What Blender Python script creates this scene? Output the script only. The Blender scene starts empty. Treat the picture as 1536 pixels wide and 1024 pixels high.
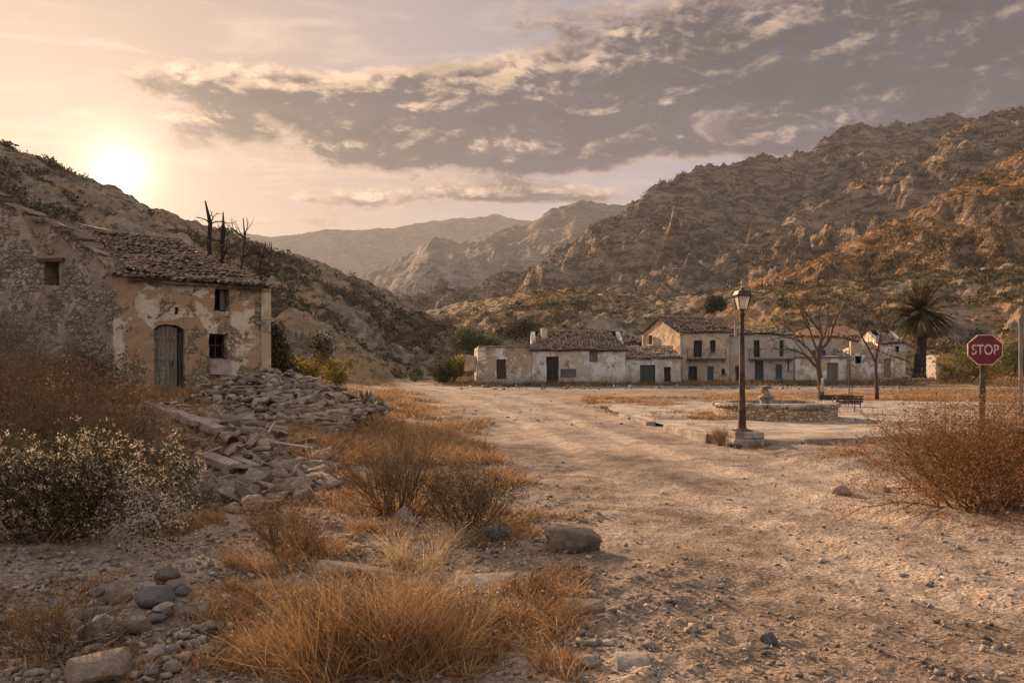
import bpy, math, random
import numpy as np
from mathutils import Vector, Matrix

rng = np.random.default_rng(7)
random.seed(7)
SC = bpy.context.scene
COL = SC.collection
F, HZ, CAMZ = 1195.0, 550.0, 1.6          # focal length in photo pixels, horizon row, eye height
R = math.radians

# ------------------------------------------------------------------ camera
cam_d = bpy.data.cameras.new('camera')
cam = bpy.data.objects.new('camera', cam_d)
COL.objects.link(cam)
cam.location = (0, 0, CAMZ)
cam.rotation_euler = (R(90), 0, 0)
cam_d.sensor_width = 36
cam_d.lens = F / 1536 * 36
cam_d.shift_y = (HZ - 512) / 1536
cam_d.clip_start = 0.1
cam_d.clip_end = 20000
SC.camera = cam

def at(px, py, Y):
    return Vector(((px - 768) / F * Y, Y, CAMZ + (HZ - py) / F * Y))

SC.view_settings.view_transform = 'Standard'
SC.view_settings.look = 'None'
SC.view_settings.gamma = 1
SC.view_settings.exposure = 1.15
SC.render.engine = 'CYCLES'
SC.cycles.use_denoising = True
SC.cycles.max_bounces = 6
SC.cycles.diffuse_bounces = 3
SC.cycles.volume_bounces = 1
SC.cycles.transparent_max_bounces = 12
SC.cycles.sample_clamp_indirect = 4

SUN_AZ, SUN_EL = R(-35), R(17)          # azimuth from straight ahead (negative = left)
GLOW = Vector((math.sin(R(-26.2)) * math.cos(R(12.4)), math.cos(R(-26.2)) * math.cos(R(12.4)), math.sin(R(12.4))))  # the burning gap in the cloud
sun_dir = Vector((math.sin(SUN_AZ) * math.cos(SUN_EL), math.cos(SUN_AZ) * math.cos(SUN_EL), math.sin(SUN_EL)))
sl = bpy.data.lights.new('sun', 'SUN')
sl.energy = 5.0
sl.angle = R(1.5)
sl.color = (1.0, 0.70, 0.45)
so = bpy.data.objects.new('sun', sl)
so.rotation_euler = (-sun_dir).to_track_quat('-Z', 'Y').to_euler()
COL.objects.link(so)

# ------------------------------------------------------------------ node helpers
class NT:
    """small expression helper over a node tree"""
    def __init__(s, tree):
        s.t = tree
        s.nodes, s.links = tree.nodes, tree.links
    def put(s, inp, v):
        if v is None: return
        if isinstance(v, bpy.types.NodeSocket): s.links.new(v, inp)
        else:
            if hasattr(inp.default_value, '__len__'):
                n = len(inp.default_value)
                if not hasattr(v, '__len__'): v = (v,) * 3
                v = tuple(v)
                if n == 4 and len(v) == 3: v = v + (1.0,)
            inp.default_value = v
    def math(s, op, a, b=None, c=None, clamp=False):
        n = s.nodes.new('ShaderNodeMath'); n.operation = op; n.use_clamp = clamp
        for i, v in enumerate((a, b, c)): s.put(n.inputs[i], v)
        return n.outputs[0]
    def add(s, a, b): return s.math('ADD', a, b)
    def sub(s, a, b): return s.math('SUBTRACT', a, b)
    def mul(s, a, b): return s.math('MULTIPLY', a, b)
    def div(s, a, b): return s.math('DIVIDE', a, b)
    def vmath(s, op, a, b=None, out=0):
        n = s.nodes.new('ShaderNodeVectorMath'); n.operation = op
        s.put(n.inputs[0], a)
        if b is not None:
            if op == 'SCALE': s.put(n.inputs[3], b)
            else: s.put(n.inputs[1], b)
        return n.outputs[out]
    def dot(s, a, b): return s.vmath('DOT_PRODUCT', a, b, 1)
    def mix(s, f, a, b, blend='MIX'):
        n = s.nodes.new('ShaderNodeMix'); n.data_type = 'RGBA'; n.blend_type = blend; n.clamp_factor = True
        s.put(n.inputs[0], f); s.put(n.inputs[6], a); s.put(n.inputs[7], b)
        return n.outputs[2]
    def step(s, x, a, b, lo=0.0, hi=1.0):
        n = s.nodes.new('ShaderNodeMapRange'); n.interpolation_type = 'SMOOTHSTEP'
        s.put(n.inputs[0], x); s.put(n.inputs[1], a); s.put(n.inputs[2], b); s.put(n.inputs[3], lo); s.put(n.inputs[4], hi)
        return n.outputs[0]
    def noise(s, vec, scale, detail=4, rough=0.55, dist=0.0, color=False):
        n = s.nodes.new('ShaderNodeTexNoise')
        s.put(n.inputs['Vector'], vec); s.put(n.inputs['Scale'], scale)
        n.inputs['Detail'].default_value = detail; n.inputs['Roughness'].default_value = rough
        n.inputs['Distortion'].default_value = dist
        return n.outputs['Color' if color else 'Fac']
    def vor(s, vec, scale, feature='F1', out='Distance', rand=1.0):
        n = s.nodes.new('ShaderNodeTexVoronoi'); n.feature = feature
        s.put(n.inputs['Vector'], vec); s.put(n.inputs['Scale'], scale)
        n.inputs['Randomness'].default_value = rand
        return n.outputs[out]
    def xyz(s, v):
        n = s.nodes.new('ShaderNodeSeparateXYZ'); s.put(n.inputs[0], v); return n.outputs
    def comb(s, x, y, z):
        n = s.nodes.new('ShaderNodeCombineXYZ')
        for i, v in enumerate((x, y, z)): s.put(n.inputs[i], v)
        return n.outputs[0]
    def attr(s, name, out='Fac'):
        n = s.nodes.new('ShaderNodeAttribute'); n.attribute_name = name; return n.outputs[out]
    def coord(s, which='Object'):
        return s.nodes.new('ShaderNodeTexCoord').outputs[which]
    def geo(s, which='Position'):
        return s.nodes.new('ShaderNodeNewGeometry').outputs[which]
    def rand(s):
        return s.nodes.new('ShaderNodeObjectInfo').outputs['Random']

# ------------------------------------------------------------------ world: Nishita sky plus sunset cloud layers
world = bpy.data.worlds.new('World')
SC.world = world
world.use_nodes = True
wt = world.node_tree
wt.nodes.clear()
W = NT(wt)
def build_sky():
    d = W.vmath('NORMALIZE', W.coord('Generated'))
    x, y, z = W.xyz(d)
    az = W.math('ARCTAN2', x, y)
    el = W.math('ARCSINE', z)
    def pp(px, py):
        a = math.atan((px - 768) / F)
        return a, math.atan((HZ - py) * math.cos(a) / F)
    # angular distance to the sun
    cosd = W.dot(d, tuple(GLOW))
    ang = W.math('ARCCOSINE', W.math('MINIMUM', cosd, 0.99999))
    def fall(sig, amp):
        return W.mul(W.math('EXPONENT', W.mul(W.math('POWER', W.div(ang, sig), 1.15), -1.0)), amp)
    # clear air gradient
    elc = W.math('MAXIMUM', el, 0.0)
    low = W.math('EXPONENT', W.mul(elc, -7.0))
    clear = W.mix(low, (0.20, 0.235, 0.335), (0.62, 0.41, 0.27))
    warm = W.math('EXPONENT', W.mul(W.math('POWER', W.div(ang, 0.50), 2.0), -1.0))
    clear = W.mix(W.mul(warm, 0.72), clear, (0.66, 0.43, 0.27))
    # cloud field, projected on a layer so that it foreshortens to the horizon
    inv = W.div(1.0, W.add(W.math('MAXIMUM', z, 0.0), 0.16))
    P = W.comb(W.mul(x, inv), W.mul(W.mul(y, inv), 1.25), 0.0)
    def field(P, az, el, fine=7):
        Q = W.comb(W.mul(az, 5.2), W.mul(el, 11.5), 0.0)
        n1 = W.noise(Q, 1.0, fine, 0.62, 0.25)
        n2 = W.noise(W.vmath('ADD', Q, (5.3, 2.1, 0)), 2.7, 7, 0.66, 0.3)
        v = W.add(W.add(W.mul(W.sub(n1, 0.5), 2.3), W.mul(W.sub(n2, 0.5), 2.8)), -0.20)
        for (px, py, hw, hh, amp, tilt) in (
                (420, 128, 200, 26, 0.95, 0.03), (620, 150, 260, 42, 0.95, 0.02), (620, 215, 270, 30, 0.75, 0), (860, 175, 190, 66, 1.25, 0.00), (300, 120, 90, 16, 0.6, 0), (340, 165, 110, 22, 0.25, 0),
                (820, 95, 150, 26, 0.45, 0.1), (1000, 60, 220, 40, 0.5, 0.0), (1120, 170, 110, 22, -0.55, 0), (1420, 40, 330, 75, 1.35, 0.0), (1150, 90, 260, 50, 0.75, 0.0), (1280, 150, 330, 40, 0.60, 0.0), (900, 15, 260, 22, 0.55, 0), (1480, 130, 220, 50, 0.5, 0),
                (660, 290, 180, 15, 1.0, 0.00), (520, 300, 60, 8, 0.7, 0.0), (860, 292, 110, 12, 0.7, 0.0), (420, 332, 140, 9, 0.7, 0.0), (190, 214, 45, 7, 0.6, 0), (760, 238, 230, 16, 0.8, 0.0), (100, 225, 90, 12, 0.45, 0), (300, 190, 60, 12, 0.4, 0), (270, 235, 40, 8, 0.4, 0),
                (300, 30, 420, 60, -0.9, 0), (640, 40, 130, 40, -0.7, 0),
                (1000, 262, 160, 20, -0.7, 0), (1080, 185, 60, 26, -0.5, 0), (1400, 175, 260, 40, 0.55, 0), (1200, 215, 120, 18, 0.35, 0), (120, 330, 300, 60, -0.5, 0), (450, 270, 200, 14, -0.5, 0)):
            ca, ce = pp(px, py)
            sa, se = hw / F * math.cos(ca) ** 2, hh / F
            du = W.div(W.sub(az, ca), sa)
            dv = W.div(W.sub(W.sub(el, ce), W.mul(W.sub(az, ca), tilt)), se)
            r2 = W.add(W.mul(du, du), W.mul(dv, dv))
            v = W.add(v, W.mul(W.math('EXPONENT', W.mul(r2, -0.7)), amp))
        return v
    f0 = field(P, az, el)
    # a second look a little nearer the sun gives the lit rims
    off = W.comb(W.mul(W.sub(sun_dir.x, x), -0.12), W.mul(W.sub(sun_dir.y, y), 0.12), 0)
    f1 = field(W.vmath('ADD', P, (-0.10, 0.16, 0)), W.add(az, -0.010), W.add(el, 0.008), 7)
    cover = W.step(f0, -0.05, 0.72)
    thick = W.step(f0, 0.10, 0.95)
    lit = W.math('MULTIPLY', W.step(W.sub(f0, f1), 0.02, 0.75), 1.0)
    near = W.math('EXPONENT', W.mul(W.math('POWER', W.div(ang, 0.62), 2.0), -1.0))
    ccol = W.mix(thick, W.mix(near, (0.36, 0.235, 0.19), (0.55, 0.36, 0.235)), W.mix(near, (0.022, 0.020, 0.040), (0.050, 0.036, 0.036)))
    ccol = W.mix(W.mul(lit, W.add(W.mul(near, 0.35), 0.40)), ccol, W.mix(near, (0.60, 0.41, 0.30), (1.15, 0.79, 0.50)))
    belly = W.noise(W.comb(W.mul(az, 9.0), W.mul(el, 24.0), 3.0), 1.0, 6, 0.6, 0.4)
    ccol = W.vmath('SCALE', ccol, W.step(belly, 0.30, 0.70, 0.62, 1.55))
    # fine wisps
    wisp = W.noise(W.comb(W.mul(az, 3.0), W.mul(el, 16.0), 0), 1.6, 6, 0.62, 0.6)
    clear = W.mix(W.mul(W.step(wisp, 0.48, 0.75), 0.35), clear, W.mix(near, (0.50, 0.38, 0.33), (1.15, 0.85, 0.60)))
    col = W.mix(W.mul(cover, 0.93), clear, ccol)
    # glare around the sun
    glow = W.add(W.add(fall(0.018, 2.2), fall(0.055, 0.36)), fall(0.20, 0.07))
    col = W.mix(1.0, col, W.vmath('MULTIPLY', W.comb(glow, glow, glow), (1.0, 0.79, 0.57)), "ADD")
    # the sky behind and above the viewer: unseen, its brightness added as fill for the shaded fronts
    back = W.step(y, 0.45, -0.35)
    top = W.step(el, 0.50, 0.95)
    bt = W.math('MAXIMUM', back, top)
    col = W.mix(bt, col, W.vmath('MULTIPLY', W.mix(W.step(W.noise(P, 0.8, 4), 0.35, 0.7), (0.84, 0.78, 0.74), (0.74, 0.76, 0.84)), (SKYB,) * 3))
    # below the horizon
    col = W.mix(W.step(el, -0.004, -0.05), col, (0.20, 0.14, 0.10))
    sky = wt.nodes.new('ShaderNodeTexSky')
    sky.sky_type = 'NISHITA'; sky.sun_disc = False
    sky.sun_elevation = SUN_EL; sky.sun_rotation = SUN_AZ % (2 * math.pi)
    sky.dust_density = 3.0
    # the painted radiance and the physical sky share one background; the physical one only tints it
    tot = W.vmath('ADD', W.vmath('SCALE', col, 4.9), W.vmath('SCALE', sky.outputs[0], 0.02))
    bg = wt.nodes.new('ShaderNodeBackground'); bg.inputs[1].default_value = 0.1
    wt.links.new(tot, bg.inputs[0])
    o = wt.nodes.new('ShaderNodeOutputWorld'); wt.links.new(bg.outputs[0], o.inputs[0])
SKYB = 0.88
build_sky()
world.cycles.sampling_method = 'MANUAL'
world.cycles.sample_map_resolution = 512

# ------------------------------------------------------------------ object helpers
def tag(o, label=None, cat=None, group=None, kind=None):
    if label: o['label'] = label
    if cat: o['category'] = cat
    if group: o['group'] = group
    if kind: o['kind'] = kind
    return o
def thing(name, loc, label, cat, group=None):
    o = bpy.data.objects.new(name, None)
    o.empty_display_size = 0.2
    o.location = loc
    COL.objects.link(o)
    return tag(o, label, cat, group)
def fast_mesh(name, V, Fq, smooth=False):
    """V (n,3); Fq: an (m,k) array or a list of such arrays"""
    if not isinstance(Fq, (list, tuple)): Fq = [Fq]
    Fq = [np.asarray(f, dtype=np.int32) for f in Fq if len(f)]
    me = bpy.data.meshes.new(name)
    V = np.asarray(V, dtype=np.float32)
    me.vertices.add(len(V)); me.vertices.foreach_set('co', V.ravel())
    idx = np.concatenate([f.ravel() for f in Fq])
    tot = np.concatenate([np.full(len(f), f.shape[1], dtype=np.int32) for f in Fq])
    st = np.concatenate([[0], np.cumsum(tot)[:-1]]).astype(np.int32)
    me.loops.add(len(idx)); me.loops.foreach_set('vertex_index', idx)
    me.polygons.add(len(tot)); me.polygons.foreach_set('loop_start', st); me.polygons.foreach_set('loop_total', tot)
    if smooth: me.polygons.foreach_set('use_smooth', np.ones(len(tot), dtype=bool))
    me.update(calc_edges=True)
    return me
def add_attr(me, name, vals):
    a = me.attributes.new(name, 'FLOAT', 'POINT'); a.data.foreach_set('value', np.asarray(vals, dtype=np.float32))
def link(name, me, mat=None, parent=None, loc=None, **kw):
    o = bpy.data.objects.new(name, me)
    if mat is not None and not me.materials:
        me.materials.append(mat)
    if parent is not None: o.parent = parent
    if loc is not None: o.location = loc
    COL.objects.link(o)
    return tag(o, **kw) if kw else o

class Buf:
    """collects shapes in world space; made into one mesh relative to its thing's base"""
    def __init__(s): s.V = []; s.F = []; s.n = 0
    def add(s, V, Fs):
        V = [tuple(v) for v in V]
        s.V += V
        s.F += [tuple(i + s.n for i in f) for f in Fs]
        s.n += len(V)
        return s
    def addnp(s, V, Fs):
        return s.add(np.asarray(V).tolist(), np.asarray(Fs).tolist())
    def box(s, c, size, rot=None, jit=0.0):
        hx, hy, hz = size[0] / 2, size[1] / 2, size[2] / 2
        P = [Vector((sx * hx, sy * hy, sz * hz)) for sz in (-1, 1) for sy in (-1, 1) for sx in (-1, 1)]
        if jit: P = [p + Vector((random.uniform(-jit, jit), random.uniform(-jit, jit), random.uniform(-jit, jit))) for p in P]
        if rot is not None: P = [rot @ p for p in P]
        c = Vector(c)
        return s.add([p + c for p in P], [(0, 2, 3, 1), (4, 5, 7, 6), (0, 1, 5, 4), (2, 6, 7, 3), (0, 4, 6, 2), (1, 3, 7, 5)])
    def tube(s, pts, rad, sides=6, cap=True):
        pts = [Vector(p) for p in pts]
        if not hasattr(rad, '__len__'): rad = [rad] * len(pts)
        rings = []
        n = len(pts)
        t0 = (pts[1] - pts[0]).normalized()
        u = t0.orthogonal().normalized()
        V, Fs = [], []
        for i, p in enumerate(pts):
            t = (pts[min(i + 1, n - 1)] - pts[max(i - 1, 0)])
            t = t.normalized() if t.length > 1e-9 else t0
            u = (u - t * u.dot(t))
            u = u.normalized() if u.length > 1e-6 else t.orthogonal().normalized()
            w = t.cross(u)
            for k in range(sides):
                a = 2 * math.pi * k / sides
                V.append(p + (u * math.cos(a) + w * math.sin(a)) * rad[i])
        for i in range(n - 1):
            for k in range(sides):
                k2 = (k + 1) % sides
                Fs.append((i * sides + k, i * sides + k2, (i + 1) * sides + k2, (i + 1) * sides + k))
        if cap:
            Fs.append(tuple(range(sides - 1, -1, -1))); Fs.append(tuple((n - 1) * sides + k for k in range(sides)))
        return s.add(V, Fs)
    def lathe(s, c, prof, sides=24, jit=0.0, a0=0.0):
        """prof: list of (r, z)"""
        V, Fs = [], []
        c = Vector(c)
        for (r, z) in prof:
            for k in range(sides):
                a = a0 + 2 * math.pi * k / sides
                rr = r * (1 + random.uniform(-jit, jit))
                V.append(c + Vector((rr * math.cos(a), rr * math.sin(a), z + random.uniform(-jit, jit) * 0.1)))
        for i in range(len(prof) - 1):
            for k in range(sides):
                k2 = (k + 1) % sides
                Fs.append((i * sides + k, i * sides + k2, (i + 1) * sides + k2, (i + 1) * sides + k))
        if prof[0][0] > 1e-6: Fs.append(tuple(range(sides - 1, -1, -1)))
        if prof[-1][0] > 1e-6: Fs.append(tuple((len(prof) - 1) * sides + k for k in range(sides)))
        return s.add(V, Fs)
    def obj(s, name, mat, root=None, parent=None, smooth=False, **kw):
        """root: the thing (an object placed without rotation) the coordinates are taken relative to"""
        off = Vector(root.location) if root is not None else Vector((0, 0, 0))
        me = bpy.data.meshes.new(name)
        me.from_pydata([tuple(Vector(v) - off) for v in s.V], [], s.F)
        if smooth: me.polygons.foreach_set('use_smooth', [True] * len(me.polygons))
        me.update()
        return link(name, me, mat, parent if parent is not None else root, **kw)

# ------------------------------------------------------------------ noise in numpy
_perm = np.random.default_rng(11).permutation(4096)
def _h(ix, iy): return _perm[(_perm[ix & 4095] + iy) & 4095]
def pnoise(x, y):
    x = np.asarray(x, dtype=np.float64); y = np.asarray(y, dtype=np.float64)
    ix = np.floor(x).astype(np.int64); iy = np.floor(y).astype(np.int64)
    fx, fy = x - ix, y - iy
    u = fx * fx * fx * (fx * (fx * 6 - 15) + 10); v = fy * fy * fy * (fy * (fy * 6 - 15) + 10)
    def g(i, j, dx, dy):
        a = _h(ix + i, iy + j) * (2 * np.pi / 4096)
        return np.cos(a) * dx + np.sin(a) * dy
    n00, n10, n01, n11 = g(0, 0, fx, fy), g(1, 0, fx - 1, fy), g(0, 1, fx, fy - 1), g(1, 1, fx - 1, fy - 1)
    return ((n00 * (1 - u) + n10 * u) * (1 - v) + (n01 * (1 - u) + n11 * u) * v) * 1.5
def fbm(x, y, sc, octv=4, gain=0.5, lac=2.03):
    s, a = 0, 1.0
    x = np.asarray(x) / sc; y = np.asarray(y) / sc
    for i in range(octv):
        s = s + a * pnoise(x + 13.7 * i, y - 7.1 * i); a *= gain; x = x * lac; y = y * lac
    return s
def ridged(x, y, sc, octv=5, gain=0.5, lac=2.1):
    s, a, w = 0, 1.0, 1.0
    x = np.asarray(x) / sc; y = np.asarray(y) / sc
    for i in range(octv):
        n = 1 - np.abs(pnoise(x + 31.3 * i, y + 17.9 * i)) * 1.6
        n = np.clip(n, 0, 1) ** 2
        s = s + a * n * w; w = np.clip(n * 1.6, 0, 1); a *= gain; x = x * lac; y = y * lac
    return s
def sstep(x, a, b):
    t = np.clip((np.asarray(x, dtype=np.float64) - a) / (b - a), 0, 1); return t * t * (3 - 2 * t)
def interp(u, pts):
    p = np.array(pts, dtype=float)
    return np.interp(u, p[:, 0], p[:, 1])
def smooth_interp(u, pts, w=18):
    return sum(interp(u + k * w / 4, pts) for k in (-4, -2, 0, 2, 4)) / 5
# ------------------------------------------------------------------ materials
MATS = {}
def mat(name, fn, rough=0.9, bump_strength=0.6, bump_dist=0.05, spec=0.25, **kw):
    m = bpy.data.materials.new(name); m.use_nodes = True
    t = m.node_tree; t.nodes.clear()
    n = NT(t)
    out = t.nodes.new('ShaderNodeOutputMaterial'); b = t.nodes.new('ShaderNodeBsdfPrincipled')
    b.inputs['Roughness'].default_value = rough
    b.inputs['Specular IOR Level'].default_value = spec
    r = fn(n)
    if not isinstance(r, tuple) or isinstance(r[0], float): r = (r, None)
    col, h = r[0], r[1]
    n.put(b.inputs['Base Color'], col)
    if len(r) > 2: n.put(b.inputs['Roughness'], r[2])
    if h is not None:
        bp = t.nodes.new('ShaderNodeBump')
        bp.inputs['Strength'].default_value = bump_strength; bp.inputs['Distance'].default_value = bump_dist
        n.put(bp.inputs['Height'], h)
        t.links.new(bp.outputs[0], b.inputs['Normal'])
    for k, v in kw.items(): n.put(b.inputs[k.replace('_', ' ')], v)
    t.links.new(b.outputs[0], out.inputs[0])
    if 'trans' in kw: pass
    MATS[name] = m
    return m

def soil(n):
    p = n.geo()
    road = n.attr('road'); dry = n.attr('dry')
    big = n.noise(p, 0.35, 5, 0.6)
    mid = n.noise(p, 2.2, 6, 0.65, 0.4)
    fine = n.noise(p, 14, 5, 0.7)
    grit = n.vor(p, 46, 'F1', 'Color')
    gr = n.xyz(grit)[0]
    peb = n.vor(p, 30, 'F1', 'Distance')
    earth = n.mix(n.step(mid, 0.34, 0.66), (0.105, 0.072, 0.051), (0.215, 0.155, 0.112))
    earth = n.mix(n.mul(n.step(n.add(big, n.mul(fine, 0.25)), 0.52, 0.78), 0.7), earth, (0.30, 0.225, 0.165))
    dust = n.mix(n.step(n.add(mid, n.mul(n.sub(big, 0.5), 0.8)), 0.30, 0.68), (0.205, 0.148, 0.105), (0.365, 0.275, 0.20))
    dust = n.mix(n.mul(n.step(fine, 0.52, 0.70), 0.45), dust, (0.22, 0.155, 0.11))
    rr = n.step(n.add(road, n.mul(n.sub(mid, 0.5), 0.75)), 0.25, 0.75)
    c = n.mix(rr, earth, dust)
    straw = n.mix(fine, (0.33, 0.165, 0.055), (0.40, 0.25, 0.11))
    c = n.mix(n.mul(n.step(n.add(dry, n.mul(n.sub(mid, 0.5), 0.9)), 0.3, 0.85), 0.75), c, straw)
    c = n.mix(0.5, c, n.mix(n.step(gr, 0.0, 1.0), (0.30, 0.27, 0.26), (1.0, 0.98, 0.96)), 'OVERLAY')
    h = n.add(n.add(n.mul(fine, 0.9), n.mul(peb, 0.35)), n.add(n.mul(mid, 1.6), n.mul(gr, 0.30)))
    return c, h
mat('soil', soil, 0.95, 0.9, 0.035, 0.15)

def paving(n):
    p = n.geo()
    a = n.noise(p, 1.1, 6, 0.62, 0.3); f = n.noise(p, 18, 5, 0.7)
    crack = n.vor(n.vmath('ADD', p, n.vmath('SCALE', n.noise(p, 1.5, 3, color=True), 0.6)), 0.7, 'DISTANCE_TO_EDGE')
    c = n.mix(n.step(a, 0.36, 0.66), (0.22, 0.165, 0.12), (0.47, 0.38, 0.30))
    c = n.mix(n.step(crack, 0.012, 0.0), c, (0.13, 0.095, 0.07))
    c = n.mix(n.mul(n.step(f, 0.5, 0.72), 0.5), c, (0.30, 0.22, 0.16))
    c = n.mix(n.mul(n.step(n.noise(n.vmath('ADD', p, (9, 4, 0)), 0.45, 4), 0.56, 0.68), 0.8), c, (0.25, 0.17, 0.105))
    return c, n.add(n.mul(f, 0.5), n.mul(n.step(crack, 0.0, 0.03), 0.6))
mat('paving', paving, 0.92, 0.6, 0.02, 0.2)

def hill(soilA, soilB, rock, straw, shrub, s=1.0, rock_lo=0.78, rock_hi=0.62, shrub_amt=0.5):
    def f(n):
        p = n.geo(); nz = n.xyz(n.geo('Normal'))[2]
        big = n.noise(p, 0.012 * s, 5, 0.6, 0.6)
        mid = n.noise(p, 0.055 * s, 6, 0.66, 0.5)
        fine = n.noise(p, 0.42 * s, 6, 0.7)
        c = n.mix(n.step(mid, 0.36, 0.64), soilA, soilB)
        c = n.mix(n.mul(n.step(n.add(big, n.mul(n.sub(fine, 0.5), 0.6)), 0.47, 0.62), 0.85), c, straw)
        spots = n.vor(n.vmath('ADD', p, n.vmath('SCALE', n.noise(p, 0.5 * s, 3, color=True), 1.5 / s)), 0.34 * s, 'F1', 'Distance')
        dens = n.noise(p, 0.03 * s, 4, 0.6)
        thr = n.step(dens, 0.35, 0.70, 0.18, 0.62)
        sp = n.step(n.sub(thr, spots), -0.06, 0.10)
        rk = n.step(n.add(nz, n.mul(n.sub(mid, 0.5), 0.5)), rock_lo, rock_hi)
        strata = n.noise(n.vmath('MULTIPLY', p, (1, 1, 3.2)), 0.05 * s, 7, 0.7, 0.8)
        rc = n.mix(n.step(strata, 0.40, 0.60), n.vmath('SCALE', rock, 0.36), rock)
        c = n.mix(n.mul(sp, shrub_amt * 1.5), c, n.mix(n.xyz(n.vor(p, 0.34 * s, 'F1', 'Color'))[0], shrub, n.vmath('SCALE', shrub, 2.0)))
        c = n.mix(n.mul(rk, 0.9), c, rc)
        c = n.mix(n.mul(n.step(fine, 0.50, 0.66), 0.50), c, n.vmath('SCALE', c, 0.42))
        h = n.add(n.mul(fine, 1.0), n.add(n.mul(mid, 5.0), n.add(n.mul(strata, 4.0), n.mul(sp, 0.7))))
        return c, h
    return f
mat('hill_left', hill((0.21, 0.15, 0.10), (0.42, 0.30, 0.20), (0.48, 0.38, 0.29), (0.42, 0.26, 0.13), (0.036, 0.036, 0.02), 1.5, shrub_amt=0.4), 0.95, 1.0, 1.0, 0.1)
mat('hill_village', hill((0.20, 0.13, 0.085), (0.42, 0.30, 0.205), (0.46, 0.35, 0.265), (0.38, 0.215, 0.095), (0.035, 0.037, 0.018), 1.7, shrub_amt=0.45), 0.95, 1.0, 0.9, 0.1)
mat('hill_orange', hill((0.13, 0.08, 0.048), (0.32, 0.195, 0.11), (0.38, 0.26, 0.18), (0.46, 0.22, 0.075), (0.030, 0.033, 0.015), 1.0, shrub_amt=0.5), 0.95, 1.0, 1.6, 0.1)
mat('hill_rocky', hill((0.085, 0.058, 0.042), (0.24, 0.155, 0.10), (0.54, 0.38, 0.27), (0.32, 0.165, 0.07), (0.026, 0.026, 0.015), 1.1, 0.88, 0.78, 0.65), 0.95, 1.0, 3.0, 0.1)
mat('hill_far', hill((0.12, 0.088, 0.065), (0.25, 0.175, 0.12), (0.36, 0.28, 0.23), (0.24, 0.16, 0.09), (0.05, 0.05, 0.035), 0.4), 0.95, 1.0, 5.0, 0.1)

def plaster(wash, under, stone, amt=0.5, stone_sc=5.0, stain=0.5):
    """weathered render: WASH coat flaked off to UNDER coat and to rubble STONE"""
    def f(n):
        p = n.geo()
        x, y, z = n.xyz(p)
        a = n.noise(p, 0.9, 7, 0.62, 0.5)
        b = n.noise(n.vmath('ADD', p, (7.7, 3.1, 1.9)), 1.3, 7, 0.66, 0.4)
        f_ = n.noise(p, 13, 5, 0.7)
        warp = n.vmath('ADD', p, n.vmath('SCALE', n.noise(p, 5.0, 4, color=True), 0.20))
        sp = n.vmath('MULTIPLY', warp, (1, 1, 2.0))
        e = n.vor(sp, stone_sc, 'DISTANCE_TO_EDGE'); cc = n.xyz(n.vor(sp, stone_sc, 'F1', 'Color'))[0]
        st = n.mix(cc, n.vmath('SCALE', stone, 0.6), n.vmath('SCALE', stone, 1.2))
        st = n.mix(n.mul(n.step(f_, 0.42, 0.62), 0.5), st, n.vmath('SCALE', st, 0.6))
        mortar = n.step(n.add(e, n.mul(n.sub(n.noise(p, 4.0, 5, 0.7), 0.5), 0.22)), 0.09, 0.01)
        st = n.mix(n.mul(mortar, 0.85), st, n.mix(f_, n.vmath('SCALE', under, 0.5), n.vmath('SCALE', under, 1.0)))
        m1 = n.step(n.add(a, n.mul(n.sub(f_, 0.5), 0.10)), 0.50 - 0.10 * (amt - 0.5) - 0.02, 0.50 - 0.10 * (amt - 0.5) + 0.015)
        m2 = n.step(n.add(b, n.mul(n.sub(f_, 0.5), 0.12)), 0.60 - 0.22 * (amt - 0.3), 0.63 - 0.22 * (amt - 0.3))
        low = n.step(n.add(z, n.mul(n.sub(b, 0.5), 3.0)), 1.3, 0.0)
        m2 = n.math('MAXIMUM', m2, n.mul(low, min(1.0, amt * 1.6)), clamp=True)
        w = n.mix(n.step(f_, 0.3, 0.8), wash, n.vmath('SCALE', wash, 0.78))
        w = n.mix(n.mul(n.step(n.noise(n.vmath('MULTIPLY', p, (1, 1, 0.25)), 2.6, 5, 0.6), 0.5, 0.72), stain), w, n.vmath('SCALE', under, 0.55))
        u = n.mix(f_, n.vmath('SCALE', under, 0.62), n.vmath('SCALE', under, 1.15))
        c = n.mix(m1, w, u)
        c = n.mix(m2, c, st)
        h = n.add(n.mul(f_, 0.25), n.add(n.mul(m1, -0.25), n.mul(m2, n.add(-0.9, n.mul(n.step(e, 0.0, 0.12), 0.9)))))
        return c, h
    return f
mat('ochre_plaster', plaster((0.56, 0.45, 0.345), (0.37, 0.232, 0.14), (0.34, 0.25, 0.165), 0.62, 5.5), 0.93, 1.0, 0.05, 0.15)
mat('rubble_wall', plaster((0.36, 0.275, 0.20), (0.27, 0.20, 0.14), (0.31, 0.235, 0.17), 0.85, 5.2), 0.95, 1.0, 0.06, 0.15)
mat('white_plaster', plaster((0.74, 0.67, 0.58), (0.56, 0.40, 0.26), (0.44, 0.34, 0.26), 0.30, 5.0, 0.45), 0.93, 1.0, 0.03, 0.15)
mat('stained_white_plaster', plaster((0.62, 0.58, 0.53), (0.50, 0.40, 0.30), (0.34, 0.29, 0.25), 0.38, 5.0, 0.7), 0.93, 1.0, 0.03, 0.15)
mat('mottled_white_plaster', plaster((0.68, 0.61, 0.54), (0.46, 0.32, 0.22), (0.46, 0.37, 0.31), 0.62, 6.0), 0.93, 1.0, 0.04, 0.15)
mat('yellow_plaster', plaster((0.54, 0.42, 0.30), (0.44, 0.31, 0.20), (0.40, 0.31, 0.22), 0.40, 5.0, 0.4), 0.93, 1.0, 0.03, 0.15)
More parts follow.
